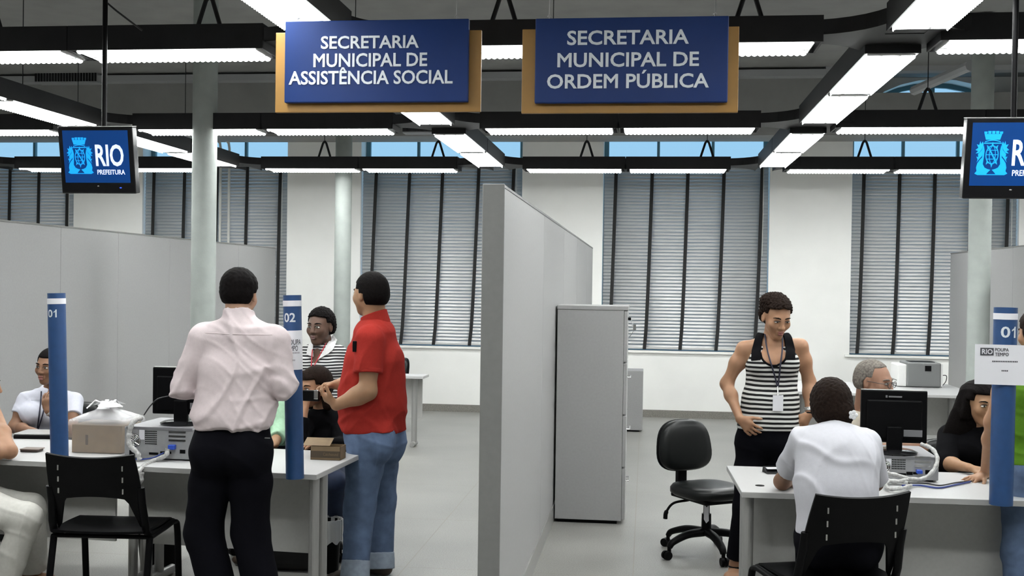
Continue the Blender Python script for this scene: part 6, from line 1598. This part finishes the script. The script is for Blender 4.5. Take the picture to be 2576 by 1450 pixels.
sdf_obj('black_top', tor, .006, BLACKTOP, t, noise=waves([((.3, .4, .8), .15, .003, .3, 1)]))
sdf_obj('trousers', trousers(J, L, (.09, .084, .066, .062), (.95, .95), .010), .008, BLACKC, t)
shoes(J, L, t, BLKPL)
hr = cap_prims(H, .010, .006, .003) + [hcap(H, (.02, -.045, .045), (.085, -.06, -.22), (.078, .055), (.105, .045), .04), hcap(H, (.045, .01, .06), (.085, .02, -.06), (.028, .04), (.03, .03), .03), hcap(H, (-.062, -.015, .05), (-.085, -.02, -.17), (.02, .045), (.03, .03), .03)]
sdf_obj('hair', hr, .005, HAIRK, t, clips=[hair_clip(H, .060, .044, -.32, .045, .0, .03, ear=.5)], noise=waves([((.8, .5, .1), .03, .003, .3, .7)]))
face_parts(H, t, SK_OLIVE, LIP, HAIRK)
dup(tch, (bx, Y + .2, 0), math.radians(-75), 'black swivel chair of the woman with long dark hair', 'black swivel chairs')

# ---------------------------------------------------------------- person in green leaning on the right desk
Y = 5.50; bx = at(2622, 1100, Y).x
t = thing('person', 'person in bright green top and jeans leaning on the desk at the right edge', 'person', (bx, Y, 0))
J = skeleton((bx, Y), .25, 1.66, sh=.155, over=dict(C=P_(2625, 1000, Y), W=P_(2620, 1085, Y), P=P_(2618, 1165, Y), N=P_(2618, 905, Y + .04), H=P_(2612, 840, Y + .10)))
J['SL'] = P_(2535, 935, Y + .06); J['EL'] = P_(2497, 1062, Y + .12); hw_ = W_(2478, 1193, .775); J['XL'] = hw_
J['QL'] = P_(2582, 1185, Y); J['QR'] = P_(2660, 1185, Y)
L, H = body_prims(J, ((.165, .12), (.145, .11), (.15, .11), .050), (-.35, .93, -.1), hs=.98, fem=True, arm=(.044, .040, .034, .033, .023), leg=LEG_F, neck=.046, hands=[
    (J['XL'], (-.80, -.30, -.28), (-.25, .0, -1), dict(flip=1, curls=(.18, .16, .16, .2), s=.95, spread=.22, thumb=(.1, .2))), (J['XR'], (.0, .3, -1), (-1, 0, 0), dict(flip=-1, curls=(.4, .4, .4, .4), s=.93))])
sdf_obj('body', L, .005, SK_TAN, t)
GREEN = cloth('bright_green_cloth', (.085, .19, .016))
hem = P_(2618, 1160, Y)
tor = [p.grow(.014) for p in sel(L, 'torso')] + [p.grow(.014, cut=[(hem, (0, 0, -1))]) for p in sel(L, 'pelvis')] + sleeve(J, 'L', .30, .062, .058) + sleeve(J, 'R', .45, .062, .058)
sdf_obj('green_top', tor, .006, GREEN, t, noise=waves([((.2, .1, 1), .09, .005, .3, 1), ((.5, .2, .8), .06, .002, 1.2, 1)]))
sdf_obj('jeans', trousers(J, L, (.098, .092, .070, .064), (.95, .95), .012, (P_(2618, 1145, Y), (0, 0, 1))), .007, DENIM, t, noise=waves([((.2, .2, 1), .14, .004, .9, 1.1)]))
shoes(J, L, t, BLKPL)
sdf_obj('hair', cap_prims(H, .014, .008) + [hcap(H, (0, -.06, .0), (.0, -.07, -.14), (.07, .05), (.06, .04), .03)], .006, HAIRB, t, clips=[hair_clip(H, .058, .042, -.2, .02, .0, .03, ear=.5)], noise=curls(.002, 150))
face_parts(H, t, SK_TAN, LIP, HAIRB)
